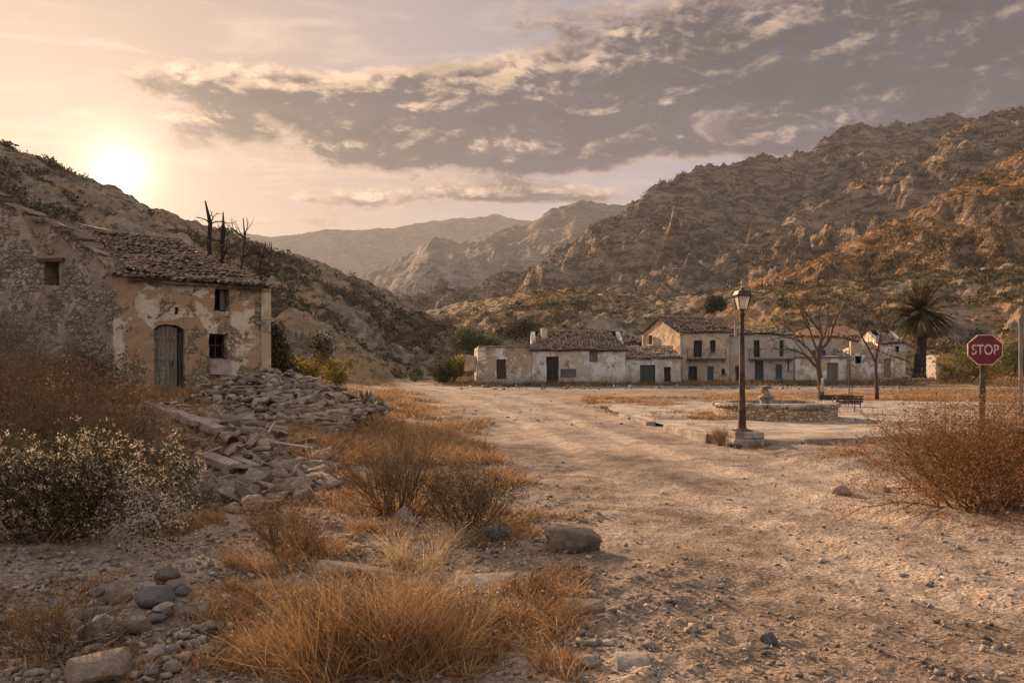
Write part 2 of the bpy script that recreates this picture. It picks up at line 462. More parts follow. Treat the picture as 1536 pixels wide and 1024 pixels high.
mat('grey_plaster', plaster((0.47, 0.41, 0.36), (0.42, 0.33, 0.26), (0.34, 0.28, 0.23), 0.22, 5.0, 0.5), 0.93, 1.0, 0.03, 0.15)
mat('orange_plaster', plaster((0.66, 0.40, 0.24), (0.50, 0.30, 0.18), (0.40, 0.30, 0.22), 0.3, 5.0, 0.4), 0.93, 1.0, 0.03, 0.15)

def isl(n): return n.geo('Random Per Island')
def tile(A, B, C):
    def f(n):
        p = n.geo(); r = isl(n)
        c = n.mix(r, A, B)
        c = n.mix(n.step(n.noise(p, 5, 5, 0.7), 0.46, 0.66), c, C)
        return c, n.noise(p, 30, 4, 0.7)
    return f
mat('roof_tile', tile((0.14, 0.088, 0.060), (0.32, 0.205, 0.135), (0.12, 0.092, 0.07)), 0.9, 0.6, 0.02, 0.2)
mat('pale_roof_tile', tile((0.20, 0.125, 0.09), (0.52, 0.36, 0.27), (0.17, 0.13, 0.105)), 0.9, 0.6, 0.02, 0.2)
mat('roof_bed', lambda n: (n.mix(n.noise(n.geo(), 3, 5), (0.06, 0.04, 0.03), (0.16, 0.11, 0.08)), n.noise(n.geo(), 12, 4)), 0.95, 0.8, 0.04)

def rockf(A, B, sc=1.0, dust=(0.36, 0.28, 0.215)):
    def f(n):
        p = n.vmath('ADD', n.coord('Object'), n.comb(n.mul(n.rand(), 37.0), 0, 0))
        pw = n.geo()
        r = n.rand(); ri = isl(n)
        v = n.math('FRACT', n.add(r, ri))
        a = n.noise(p, 2.6 * sc, 7, 0.72, 0.4); f_ = n.noise(pw, 55 * sc, 5, 0.75)
        c = n.mix(v, A, B)
        c = n.mix(n.mul(n.step(a, 0.44, 0.60), 0.75), c, n.vmath('SCALE', c, 0.45))
        c = n.mix(n.mul(n.step(f_, 0.50, 0.66), 0.55), c, n.vmath('SCALE', c, 0.5))
        nz = n.xyz(n.geo('Normal'))[2]
        c = n.mix(n.mul(n.step(n.add(nz, n.mul(n.sub(a, 0.5), 1.4)), 0.35, 0.95), 0.22), c, dust)
        return c, n.add(n.mul(a, 1.5), n.mul(f_, 0.5))
    return f
mat('rubble_stone', rockf((0.17, 0.120, 0.090), (0.42, 0.30, 0.21)), 0.92, 1.0, 0.03, 0.2)
mat('dark_stone', rockf((0.085, 0.080, 0.085), (0.17, 0.15, 0.145), 1.0, (0.22, 0.19, 0.17)), 0.85, 0.9, 0.012, 0.25)
mat('pink_stone', rockf((0.38, 0.27, 0.235), (0.42, 0.31, 0.26), 1.0), 0.9, 0.9, 0.015, 0.2)
mat('pale_stone', rockf((0.25, 0.20, 0.165), (0.36, 0.295, 0.24), 1.0, (0.36, 0.29, 0.235)), 0.9, 0.8, 0.015, 0.2)
mat('pebble', rockf((0.15, 0.115, 0.092), (0.38, 0.295, 0.235)), 0.92, 0.5, 0.008, 0.2)

def masonry(n):
    p = n.geo()
    sp = n.vmath('MULTIPLY', n.vmath('ADD', p, n.vmath('SCALE', n.noise(p, 5.0, 3, color=True), 0.10)), (1, 1, 1.6))
    e = n.vor(sp, 6.5, 'DISTANCE_TO_EDGE'); cc = n.xyz(n.vor(sp, 6.5, 'F1', 'Color'))[0]
    c = n.mix(cc, (0.30, 0.19, 0.11), (0.58, 0.42, 0.27))
    c = n.mix(n.step(e, 0.06, 0.0), c, (0.17, 0.11, 0.07))
    f_ = n.noise(p, 22, 5, 0.7)
    c = n.mix(n.mul(n.step(f_, 0.45, 0.7), 0.5), c, n.vmath('SCALE', c, 0.5))
    return c, n.add(n.step(e, 0.0, 0.12), n.mul(f_, 0.4))
mat('fountain_masonry', masonry, 0.92, 1.0, 0.03, 0.2)
def worn(A, B, sc=3, bs=20):
    def f(n):
        p = n.geo(); a = n.noise(p, sc, 6, 0.65, 0.3); f_ = n.noise(p, bs, 5, 0.7)
        return n.mix(n.step(n.add(a, n.mul(n.sub(f_, 0.5), 0.3)), 0.38, 0.64), A, B), n.add(a, n.mul(f_, 0.5))
    return f
mat('worn_limestone', worn((0.16, 0.125, 0.098), (0.38, 0.305, 0.235)), 0.9, 0.8, 0.02, 0.2)
mat('kerb_stone', worn((0.17, 0.13, 0.10), (0.37, 0.29, 0.225), 2), 0.9, 0.8, 0.02, 0.2)
mat('dark_metal', worn((0.012, 0.011, 0.010), (0.035, 0.024, 0.018), 6, 40), 0.55, 0.4, 0.004, 0.4)
mat('rusty_metal', worn((0.035, 0.018, 0.012), (0.115, 0.048, 0.022), 3.5, 40), 0.75, 0.6, 0.006, 0.35)
mat('steel', worn((0.20, 0.19, 0.18), (0.42, 0.40, 0.38), 3, 30), 0.6, 0.3, 0.004, 0.4)
def wood(A, B, ax=(14, 14, 1.0)):
    def f(n):
        p = n.coord('Object')
        g = n.noise(n.vmath('MULTIPLY', p, ax), 2.0, 6, 0.65, 0.4)
        return n.mix(n.step(g, 0.32, 0.68), n.mix(isl(n), A, n.vmath('SCALE', A, 1.7)), B), g
    return f
mat('old_wood', wood((0.020, 0.014, 0.010), (0.085, 0.058, 0.042)), 0.85, 0.8, 0.012, 0.25)
mat('grey_wood', wood((0.07, 0.055, 0.045), (0.24, 0.19, 0.15)), 0.85, 0.8, 0.01, 0.25)
mat('grey_wood_beam', wood((0.12, 0.085, 0.065), (0.34, 0.25, 0.19), (1.5, 12, 12)), 0.9, 0.9, 0.012, 0.2)
mat('green_wood', wood((0.020, 0.026, 0.024), (0.075, 0.085, 0.078)), 0.8, 0.8, 0.01, 0.25)
mat('blue_wood', wood((0.028, 0.040, 0.058), (0.075, 0.095, 0.125)), 0.8, 0.8, 0.01, 0.25)
mat('brown_wood', wood((0.035, 0.018, 0.011), (0.13, 0.07, 0.045)), 0.8, 0.8, 0.01, 0.25)
mat('bark', lambda n: (n.mix(n.noise(n.vmath('MULTIPLY', n.geo(), (1, 1, 0.3)), 14, 5, 0.7), (0.025, 0.017, 0.013), (0.15, 0.105, 0.08)), n.noise(n.vmath('MULTIPLY', n.geo(), (1, 1, 0.3)), 20, 5, 0.7)), 0.95, 1.0, 0.03, 0.1)
mat('dark_bark', lambda n: (n.mix(n.noise(n.geo(), 14, 5, 0.7), (0.012, 0.009, 0.008), (0.07, 0.05, 0.04)), n.noise(n.geo(), 20, 5, 0.7)), 0.95, 1.0, 0.03, 0.1)
mat('dark_inside', lambda n: (0.012, 0.010, 0.009), 0.95)
mat('old_glass', lambda n: (n.mix(n.noise(n.geo(), 6, 4), (0.008, 0.008, 0.008), (0.03, 0.027, 0.024)), None), 0.55, spec=0.25)
mat('milk_glass', lambda n: (n.mix(n.step(n.noise(n.geo(), 9, 5), 0.4, 0.7), (0.78, 0.66, 0.52), (0.60, 0.47, 0.35)), None), 0.35, spec=0.5, Transmission_Weight=0.35)
def signred(n):
    p = n.coord('Object')
    a = n.noise(p, 9, 7, 0.7, 0.3)
    c = n.mix(n.step(n.noise(p, 3, 4), 0.3, 0.7), (0.095, 0.010, 0.012), (0.170, 0.018, 0.018))
    c = n.mix(n.step(a, 0.655, 0.68), c, (0.40, 0.24, 0.18))
    return c, a
mat('sign_red', signred, 0.6, 0.2, 0.002, 0.3)
mat('sign_white', lambda n: (n.mix(n.step(n.noise(n.coord('Object'), 14, 6, 0.7), 0.56, 0.62), (0.56, 0.40, 0.35), (0.22, 0.06, 0.05)), None), 0.6)

# plants
def leafy(A, B, tl=0.25, var=None):
    def f(n):
        r = isl(n)
        c = n.mix(r, A, B)
        if var is not None: c = n.mix(n.step(n.math('FRACT', n.mul(r, 7.31)), 0.72, 0.8), c, var)
        return c, None
    return f
def leafmat(name, A, B, var=None, trans=0.35, rough=0.75):
    m = mat(name, leafy(A, B, var=var), rough, spec=0.2)
    t = m.node_tree
    b = [x for x in t.nodes if x.type == 'BSDF_PRINCIPLED'][0]; o = [x for x in t.nodes if x.type == 'OUTPUT_MATERIAL'][0]
    tr = t.nodes.new('ShaderNodeBsdfTranslucent'); mx = t.nodes.new('ShaderNodeMixShader'); mx.inputs[0].default_value = trans
    src = b.inputs['Base Color'].links[0].from_socket
    t.links.new(src, tr.inputs[0]); t.links.new(b.outputs[0], mx.inputs[1]); t.links.new(tr.outputs[0], mx.inputs[2]); t.links.new(mx.outputs[0], o.inputs[0])
    return m
leafmat('straw', (0.24, 0.132, 0.060), (0.46, 0.30, 0.15), (0.26, 0.11, 0.04), 0.35)
leafmat('pale_straw', (0.38, 0.26, 0.13), (0.58, 0.44, 0.26), (0.26, 0.15, 0.07), 0.35)
leafmat('rust_leaf', (0.20, 0.082, 0.028), (0.40, 0.18, 0.062), (0.10, 0.05, 0.025), 0.3)
leafmat('brown_twig', (0.075, 0.045, 0.028), (0.20, 0.115, 0.062), (0.30, 0.17, 0.08), 0.1)
leafmat('grey_twig', (0.10, 0.075, 0.055), (0.26, 0.19, 0.135), None, 0.05)
leafmat('rust_twig', (0.10, 0.050, 0.026), (0.30, 0.165, 0.080), None, 0.1)
leafmat('dark_leaf', (0.022, 0.022, 0.012), (0.075, 0.066, 0.034), (0.13, 0.095, 0.045), 0.25)
leafmat('pale_flower', (0.50, 0.38, 0.26), (0.70, 0.56, 0.40), (0.34, 0.24, 0.15), 0.35)
leafmat('olive_leaf', (0.10, 0.085, 0.024), (0.27, 0.20, 0.055), (0.38, 0.24, 0.05), 0.4)
leafmat('green_leaf', (0.035, 0.042, 0.016), (0.095, 0.095, 0.035), (0.15, 0.12, 0.05), 0.3)
leafmat('scrub_leaf', (0.055, 0.046, 0.024), (0.17, 0.125, 0.065), (0.27, 0.18, 0.09), 0.25)
leafmat('orange_scrub', (0.17, 0.085, 0.038), (0.36, 0.20, 0.09), (0.10, 0.06, 0.03), 0.3)
leafmat('palm_leaf', (0.045, 0.050, 0.020), (0.14, 0.12, 0.05), (0.26, 0.18, 0.09), 0.3)
leafmat('dry_palm_leaf', (0.17, 0.10, 0.05), (0.36, 0.23, 0.12), None, 0.25)
leafmat('agave_leaf', (0.10, 0.115, 0.090), (0.20, 0.21, 0.165), (0.28, 0.27, 0.20), 0.1)
# ------------------------------------------------------------------ ground
def seg_dist(x, y, pts):
    """distance to a centre line with half widths; returns (distance / half width, signed offset in metres)"""
    best = np.full(np.shape(x), 1e9); off = np.zeros(np.shape(x))
    for (x0, y0, w0), (x1, y1, w1) in zip(pts[:-1], pts[1:]):
        dx, dy = x1 - x0, y1 - y0; L2 = dx * dx + dy * dy
        t = np.clip(((x - x0) * dx + (y - y0) * dy) / L2, 0, 1)
        ex, ey = x - (x0 + t * dx), y - (y0 + t * dy)
        d = np.hypot(ex, ey); w = w0 + t * (w1 - w0)
        s = np.sign(ex * dy - ey * dx)
        m = d / w < best
        best = np.where(m, d / w, best); off = np.where(m, s * d, off)
    return best, off
ROAD = [(7.5, 0.5, 3.4), (5.6, 3.5, 3.2), (4.2, 6.5, 2.8), (3.1, 10, 2.6), (2.4, 14, 2.7), (1.8, 19, 2.8), (1.0, 27, 2.9), (-0.6, 38, 3.2), (-3.0, 52, 4.0), (-9, 75, 2.5), (-15.5, 110, 1.6), (-20, 150, 1.5)]
STREET = [(-4, 54, 6), (4, 56, 8), (14, 60, 8.5), (30, 62, 7), (60, 64, 7)]
def smooth_loop(P, n=10):
    out = []
    m = len(P)
    for i in range(m):
        p0, p1, p2, p3 = [np.array(P[(i + k) % m], dtype=float) for k in (-1, 0, 1, 2)]
        for j in range(n):
            t = j / n
            out.append(0.5 * (2 * p1 + (p2 - p0) * t + (2 * p0 - 5 * p1 + 4 * p2 - p3) * t * t + (-p0 + 3 * p1 - 3 * p2 + p3) * t ** 3))
    return out
PLAZA = smooth_loop([(3.45, 29.5), (3.75, 24.0), (4.0, 20.5), (4.35, 17.2), (5.6, 16.0), (8.3, 17.0), (12.5, 18.6), (20, 21.0), (27, 26), (27, 34), (18, 36.5), (9, 36), (4.6, 33.6)])
FOUNTAIN = Vector((8.05, 24.4, 0))
def road_mask(x, y):
    d, off = seg_dist(x, y, ROAD); d2, _ = seg_dist(x, y, STREET)
    n = fbm(x, y, 2.3, 4) * 0.28
    return np.clip(np.maximum(sstep(d + n, 1.25, 0.72), sstep(d2 + n, 1.1, 0.8)), 0, 1), d, off
def G(x, y, fine=True):
    x = np.asarray(x, dtype=np.float64); y = np.asarray(y, dtype=np.float64)
    w = sstep(y, 6, 17) * sstep(y, 62, 34)
    z = 0.11 * np.clip(-x - 3.5, 0, 9) * w
    bk = 0.52 * np.log1p(np.exp(np.clip((-x - 10.7) * 2.2, -30, 30))) / 2.2
    z = z + 2.6 * (1 - np.exp(-bk / 2.6)) * sstep(y, 11, 20) * sstep(y, 75, 40)
    z = z + 0.07 * np.maximum(0, -x - 1.6) * sstep(y, 2, 6) * sstep(y, 17, 9)
    # rubble spills
    z = z + 0.85 * np.exp(-(((x + 6.6) / 2.2) ** 2 + ((y - 22.9) / 1.8) ** 2))
    z = z + 0.42 * np.exp(-(((x + 4.9) / 1.7) ** 2 + ((y - 20.0) / 2.4) ** 2))
    z = z + 0.50 * np.exp(-(((x + 4.9) / 2.0) ** 2 + ((y - 13.4) / 2.3) ** 2))
    z = z + 0.16 * np.exp(-(((x + 2.0) / 1.5) ** 2 + ((y - 8.0) / 1.2) ** 2))
    # low bank along the verge of the track, right hand waste ground
    z = z + 0.010 * np.maximum(0, y - 66) * sstep(x, 18, 34) * sstep(y, 66, 90)
    z = z + 0.25 * np.exp(-(((x - 5.6) / 1.2) ** 2 + ((y - 8.6) / 1.3) ** 2)) * 0.5
    m, d, off = road_mask(x, y)
    rough = 1 - 0.75 * m
    z = z + rough * (0.055 * fbm(x, y, 2.4, 3) + 0.16 * fbm(x, y, 9.0, 2) * sstep(np.hypot(x, y), 3, 10))
    z = z - 0.05 * m * sstep(y, 90, 50)
    # wheel ruts
    for c in (-1.15, 0.45):
        z = z - 0.050 * np.exp(-((off - c + 0.25 * pnoise(y / 4.0, c * 9 + 0 * y)) / 0.20) ** 2) * sstep(y, 45, 20)
        z = z + 0.018 * np.exp(-((off - c - 0.42) / 0.16) ** 2) * sstep(y, 45, 20)
    if fine:
        r2 = np.hypot(x, y)
        z = z + (0.4 + 0.6 * rough) * (0.020 * ridged(x, y, 0.55, 3, 0.55) + 0.010 * fbm(x, y, 0.13, 2) * sstep(r2, 22, 8))
    return z
def gz(x, y): return float(G(np.array([x]), np.array([y]))[0])

def grid_faces(nu, nv):
    i = np.arange(nu - 1)[:, None] * nv + np.arange(nv - 1)[None, :]
    i = i.ravel()
    return np.stack([i, i + nv, i + nv + 1, i + 1], axis=1)
def ground():
    us = np.concatenate([np.arange(-1300, -60, 40), np.arange(-60, 1600, 2.6), np.arange(1600, 2900, 40)])
    ys = np.geomspace(1.2, 175, 700)
    U, Y = np.meshgrid(us, ys, indexing='ij')
    X = (U - 768) / F * Y
    Z = G(X, Y)
    V = np.stack([X, Y, Z], axis=-1).reshape(-1, 3)
    Fc = grid_faces(len(us), len(ys))
    m, d, off = road_mask(V[:, 0], V[:, 1])
    rut = sum(np.exp(-((off - c + 0.25 * pnoise(V[:, 1] / 4.0, c * 9 + 0 * V[:, 1])) / 0.30) ** 2) for c in (-1.15, 0.45, 2.1))
    m = np.clip(m * (0.42 + 0.72 * rut) - 0.14 * m * np.clip(fbm(V[:, 0], V[:, 1], 3.0, 3), -1, 1), 0, 1)
    x, y = V[:, 0], V[:, 1]
    far = sstep(y, 20, 34)
    dry = np.clip(0.25 + 0.9 * fbm(x, y, 5.0, 4), 0, 1) * (1 - m)
    band = np.exp(-((y - (41 + 0.05 * x)) / 2.5) ** 2) * sstep(x, 0, 8) + np.exp(-((y - 72) / 4) ** 2) * sstep(x, 22, 30)
    dry = np.clip(dry * (0.35 + 0.65 * far) + 0.8 * band, 0, 1)
    fm = m[Fc].mean(axis=1)
    for name, sel in (('dirt_track', fm > 0.5), ('ground', fm <= 0.5)):
        f = Fc[sel]
        used = np.unique(f); remap = np.full(len(V), -1); remap[used] = np.arange(len(used))
        me = fast_mesh(name, V[used], remap[f], smooth=True)
        add_attr(me, 'road', m[used]); add_attr(me, 'dry', dry[used])
        link(name, me, MATS['soil'], kind='structure')
    B = 3000
    me = fast_mesh('valley_floor', [(-B, -500, -2.6), (B, -500, -2.6), (B, 4600, -2.6), (-B, 4600, -2.6)], np.array([[0, 1, 2, 3]]))
    link('valley_floor', me, MATS['soil'], kind='structure')
ground()

# ------------------------------------------------------------------ hills and mountains
LAY = {}
def layer(name, matn, crest, depth, foot, zfoot, p, nv, du, u0, u1, sc, amp, cra, terr=0.0, back=0.3, seed=0.0, wmid=0.5, gully=0.5, slant=150):
    us = np.arange(u0, u1, du, dtype=float)
    ts = np.concatenate([np.linspace(0, 1, nv), 1 + np.linspace(0, back, max(6, nv // 10))[1:]])
    U, T = np.meshgrid(us, ts, indexing='ij')
    C = smooth_interp(U, crest, 8); D = smooth_interp(U, depth, 60); D0 = smooth_interp(U, foot, 40)
    Y = D0 + (D - D0) * T
    X = (U - 768) / F * Y
    zc = CAMZ + (HZ - C) / F * D
    tt = np.clip(T, 0, 1)
    h = wmid * tt + (1 - wmid) * tt ** p
    if terr:
        ph = 0.25 * fbm(X + seed, Y, sc * 1.5, 3)
        k = 5.0
        q = h * k + ph * 2
        ht = (np.floor(q) + sstep(q - np.floor(q), 0.25, 0.75) - ph * 2) / k
        h = h + (ht - h) * terr * sstep(tt, 0.25, 0.7) * sstep(tt, 1.0, 0.9)
    Zb = zfoot + (zc - zfoot) * h - np.where(T > 1, (T - 1) * (D - D0) * 0.5, 0)
    wx = fbm(X + seed, Y - seed, sc * 1.3, 3) * sc * 0.5
    r = ridged(X + seed + wx, Y + seed - wx, sc, 5, 0.42) - 0.9
    gu = ridged((U * 1.0 + slant * T) / 1195 * D + wx * 0.6, T * sc * 1.1 + seed * 7, sc * 1.05, 2, 0.35) - 0.8
    r = r + gully * gu
    f_ = fbm(X - seed, Y, sc * 0.22, 4, 0.55)
    env = np.where(tt < 1, np.sin(np.pi * np.clip(tt, 0, 1) ** 0.8), 0)
    Z = Zb + amp * (env * r + 0.25 * env * f_) + cra * (fbm(X * 1.0, Y * 0.3 + seed, sc * 0.18, 4, 0.6)) * sstep(T, 0.1, 0.9) + cra * 0.35 * fbm(X, Y, sc * 0.05, 3, 0.6)
    Z = np.maximum(Z, -2.5)
    V = np.stack([X, Y, Z], axis=-1)
    me = fast_mesh(name, V.reshape(-1, 3), grid_faces(len(us), len(ts)), smooth=True)
    link(name, me, MATS[matn], kind='structure')
    LAY[name] = (us, ts, V)
layer('left_hillside', 'hill_left',
      [(-900, 430), (-420, 390), (-200, 270), (0, 214), (60, 240), (130, 266), (185, 290), (235, 312), (300, 338), (350, 352), (400, 374), (450, 385), (500, 400), (560, 425), (600, 447), (650, 470), (700, 492), (760, 530)],
      [(-900, 150), (0, 170), (300, 190), (500, 210), (700, 240)], [(-900, 40), (300, 42), (450, 58), (560, 85), (650, 120), (760, 165)],
      -1.2, 1.5, 230, 3.0, -900, 760, 26, 3.2, 0.9, seed=3.3)
layer('village_slope', 'hill_village',
      [(380, 485), (560, 474), (640, 466), (700, 455), (760, 444), (800, 436), (850, 433), (900, 440), (960, 446), (1040, 442), (1150, 432), (1250, 420), (1400, 408), (1536, 395), (2400, 330)],
      [(380, 240), (640, 235), (900, 210), (1536, 190), (2400, 180)], [(380, 190), (560, 180), (640, 150), (700, 112), (780, 94), (1300, 93), (1536, 92), (2400, 80)],
      -1.0, 1.2, 200, 3.2, 380, 2400, 22, 2.6, 0.7, seed=8.1)
layer('orange_spur', 'hill_orange',
      [(960, 470), (1060, 446), (1160, 414), (1200, 399), (1260, 374), (1300, 350), (1350, 324), (1400, 296), (1450, 270), (1500, 244), (1536, 224), (1700, 150), (2400, 60)],
      [(960, 260), (1200, 290), (1536, 320), (2400, 320)], [(960, 190), (1200, 165), (1536, 150), (2400, 140)],
      6, 1.3, 220, 3.2, 960, 2400, 36, 6.5, 1.6, seed=15.4, gully=1.0, slant=300)
layer('rocky_spur', 'hill_rocky',
      [(800, 462), (850, 447), (900, 434), (1000, 404), (1060, 386), (1100, 369), (1150, 346), (1190, 322), (1230, 301), (1290, 270), (1330, 246), (1380, 224), (1420, 206), (1450, 184), (1478, 168), (1500, 164), (1536, 162), (1700, 135), (2400, 60)],
      [(800, 420), (1200, 480), (1536, 540), (2400, 560)], [(800, 300), (1100, 260), (1536, 260), (2400, 240)],
      12, 1.4, 250, 2.8, 800, 2400, 70, 19, 3.0, terr=0.45, seed=22.7, gully=0.9, slant=300)
layer('rocky_mountain', 'hill_rocky',
      [(540, 480), (620, 448), (700, 432), (780, 404), (820, 387), (860, 364), (900, 338), (940, 310), (955, 293), (1000, 271), (1040, 252), (1075, 249), (1105, 253), (1120, 240), (1160, 235), (1210, 231), (1222, 218), (1238, 210), (1250, 196), (1280, 186), (1340, 187), (1380, 179), (1420, 173), (1460, 174), (1500, 166), (1700, 150), (2400, 120)],
      [(540, 560), (900, 640), (1200, 760), (1536, 800), (2400, 800)], [(540, 330), (900, 330), (1200, 400), (1536, 440), (2400, 440)],
      14, 1.6, 260, 2.4, 540, 2400, 120, 34, 5.0, terr=0.55, seed=31.9, gully=1.0, slant=260)
layer('hazy_mountain', 'hill_far',
      [(400, 470), (480, 452), (520, 424), (560, 407), (600, 390), (620, 378), (635, 359), (650, 354), (665, 361), (690, 364), (720, 356), (760, 345), (790, 333), (820, 319), (850, 307), (875, 302), (900, 305), (940, 307), (1000, 300), (1400, 300)],
      [(400, 2300), (1400, 2600)], [(400, 1000), (1400, 1100)], 15, 1.5, 200, 2.6, 400, 1400, 420, 70, 9.0, terr=0.3, seed=41.2, gully=0.4)
layer('distant_ridge', 'hill_far',
      [(-1200, 320), (100, 345), (366, 349), (410, 356), (443, 351), (486, 344), (509, 346), (546, 344), (592, 341), (626, 336), (652, 331), (692, 328), (719, 326), (739, 322), (752, 324), (765, 328), (788, 331), (900, 345), (1600, 350)],
      [(-1200, 4200), (1600, 4200)], [(-1200, 2700), (1600, 2700)], 10, 1.3, 120, 4.0, -1200, 1600, 800, 70, 7.0, seed=51.2, gully=0.1)

# ------------------------------------------------------------------ air
def haze():
    m = bpy.data.materials.new('haze_air'); m.use_nodes = True
    t = m.node_tree; t.nodes.clear()
    v = t.nodes.new('ShaderNodeVolumePrincipled'); o = t.nodes.new('ShaderNodeOutputMaterial')
    v.inputs['Color'].default_value = (0.87, 0.86, 0.90, 1); v.inputs['Density'].default_value = HAZE
    v.inputs['Anisotropy'].default_value = 0.15
    t.links.new(v.outputs[0], o.inputs['Volume'])
    b = Buf(); b.box((0, 2150, 413), (16400, 5100, 838))
    b.obj('haze', m, kind='stuff')
HAZE = 0.62e-4
haze()
# ------------------------------------------------------------------ building helpers
def wall(buf, p0, p1, z0, top, openings=(), thick=0.45, cell=0.35, rough=0.02, jit=0.015, arch=None, seed=0):
    """a wall from p0 to p1 (left to right seen from outside); openings are (s0, s1, z0, z1); top is a height or f(s)"""
    rs = random.Random(seed)
    p0 = Vector((p0[0], p0[1])); p1 = Vector((p1[0], p1[1]))
    L = (p1 - p0).length; d = (p1 - p0) / L; n = Vector((d.y, -d.x))
    tf = top if callable(top) else (lambda s: top)
    cuts = {0.0, L}
    for o in openings: cuts |= {max(0, o[0]), min(L, o[1])}
    def fill(c):
        c = sorted(c); out = [c[0]]
        for a, b in zip(c[:-1], c[1:]):
            k = max(1, int(round((b - a) / cell)))
            out += [a + (b - a) * i / k for i in range(1, k + 1)]
        return out
    xs = fill(cuts)
    zt = max([o[3] for o in openings] + [z0 + 0.5])
    zc = {z0, zt}
    for o in openings: zc |= {o[2], o[3]}
    zs = fill(zc)
    tops = [tf(s) for s in xs]
    kup = max(1, int(round((max(tops) - zt) / cell)))
    nz = len(zs) + kup
    edges_s = {round(v, 4) for o in openings for v in o[:2]}; edges_z = {round(v, 4) for o in openings for v in o[2:4]}
    V = []
    for side in (0, 1):
        for i, s in enumerate(xs):
            for j in range(nz):
                if j < len(zs): z = zs[j]
                else: z = zt + (max(tops[i], zt + 0.02) - zt) * (j - len(zs) + 1) / kup
                ss = s
                k = rs.uniform(-1, 1) * jit
                if 0 < i < len(xs) - 1 and 0 < j: ss += k; z += rs.uniform(-1, 1) * jit
                if j == nz - 1: z += rs.uniform(-1, 1) * jit * 1.5
                if arch and j < len(zs) and abs(zs[j] - arch[2]) < 1e-4 and arch[0] - 1e-4 <= s <= arch[1] + 1e-4:
                    u = (s - arch[0]) / (arch[1] - arch[0]); z -= arch[3] * (2 * u - 1) ** 2
                off = (float(pnoise(s * 1.3 + seed * 3.1, z * 1.3)) * rough + float(pnoise(s * 5 + seed, z * 5)) * rough * 0.5) if side == 0 else -thick
                q = p0 + d * ss + n * off
                V.append((q.x, q.y, z))
    N = len(xs) * nz
    def solid(i, j):
        if i < 0 or j < 0 or i >= len(xs) - 1 or j >= nz - 1: return False
        if j >= len(zs) - 1: return True
        cs = (xs[i] + xs[i + 1]) / 2; cz = (zs[j] + zs[j + 1]) / 2
        return not any(o[0] < cs < o[1] and o[2] < cz < o[3] for o in openings)
    Fs = []
    for i in range(len(xs) - 1):
        for j in range(nz - 1):
            if not solid(i, j): continue
            a, b, c, e = i * nz + j, (i + 1) * nz + j, (i + 1) * nz + j + 1, i * nz + j + 1
            Fs.append((a, b, c, e)); Fs.append((N + a, N + e, N + c, N + b))
            if not solid(i - 1, j): Fs.append((a, e, N + e, N + a))
            if not solid(i + 1, j): Fs.append((b, N + b, N + c, c))
            if not solid(i, j - 1): Fs.append((a, N + a, N + b, b))
            if not solid(i, j + 1): Fs.append((e, c, N + c, N + e))
    buf.add(V, Fs)
    return d, n

def tiles(e0, along, up, nrm, ncol, nrow, tw, tl, keep=None, seg=4, jit=0.02, sag=None, seed=1):
    """barrel tiles on a slope; returns (V, F). e0: eave start, ALONG the eave, UP the slope, NRM out of it (unit vectors)"""
    r = np.random.default_rng(seed)
    ci, ri = np.meshgrid(np.arange(ncol), np.arange(nrow), indexing='ij'); ci = ci.ravel(); ri = ri.ravel()
    e0, A, Uv, Nn = [np.array(v, dtype=float) for v in (e0, along, up, nrm)]
    Vs, Fs, base = [], [], 0
    for kind in (0, 1):                       # 0 channel tiles below, 1 cover tiles above
        s = (ci + (0.5 if kind else 0.0)) * tw; t = ri * tl * 0.78
        if keep is not None:
            m = keep(s, t, kind, r)
            s, t = s[m], t[m]
        n = len(s)
        s = s + r.normal(0, jit, n) * 0.8; t = t + r.normal(0, jit, n) * 1.6
        C = e0 + s[:, None] * A + t[:, None] * Uv + (0.045 if kind else 0.0) * Nn
        C = C + (r.normal(0, jit * 0.6, n) + ri.max() * 0)[:, None] * Nn
        if sag is not None: C[:, 2] += sag(s, t)
        yaw = r.normal(0, jit * 2.2, n)
        A2 = A * np.cos(yaw)[:, None] + Uv * np.sin(yaw)[:, None]; U2 = Uv * np.cos(yaw)[:, None] - A * np.sin(yaw)[:, None]
        tilt = 0.05 + r.normal(0, jit, n)
        U2 = U2 + Nn * (-tilt)[:, None]
        ang = np.linspace(0, np.pi, seg + 1)
        rings = []
        for (tt, rad, lift) in ((0, tw * 0.40, 0.0), (tl, tw * 0.32, 0.0), (0, tw * 0.33, 0.0)):
            for a in ang:
                h = math.sin(a) * rad * (0.75 if kind else -0.55)
                rings.append(C + (math.cos(a) * rad) * A2 + tt * U2 + (h + lift + (0.0 if kind else 0.03)) * Nn)
        P = np.stack(rings, axis=1).reshape(-1, 3)
        k = seg + 1
        f = []
        for i in range(seg):
            f.append((i, i + 1, k + i + 1, k + i))
            f.append((2 * k + i, 2 * k + i + 1, i + 1, i))
        f = np.array(f)
        Fs.append((np.arange(n)[:, None, None] * (3 * k) + f[None]).reshape(-1, 4) + base)
        Vs.append(P); base += len(P)
    return np.concatenate(Vs), np.concatenate(Fs)
def np_obj(name, V, Fq, matn, root=None, parent=None, smooth=False, **kw):
    off = np.array(root.location) if root is not None else np.zeros(3)
    me = fast_mesh(name, np.asarray(V) - off, Fq, smooth)
    return link(name, me, MATS[matn], parent if parent is not None else root, **kw)

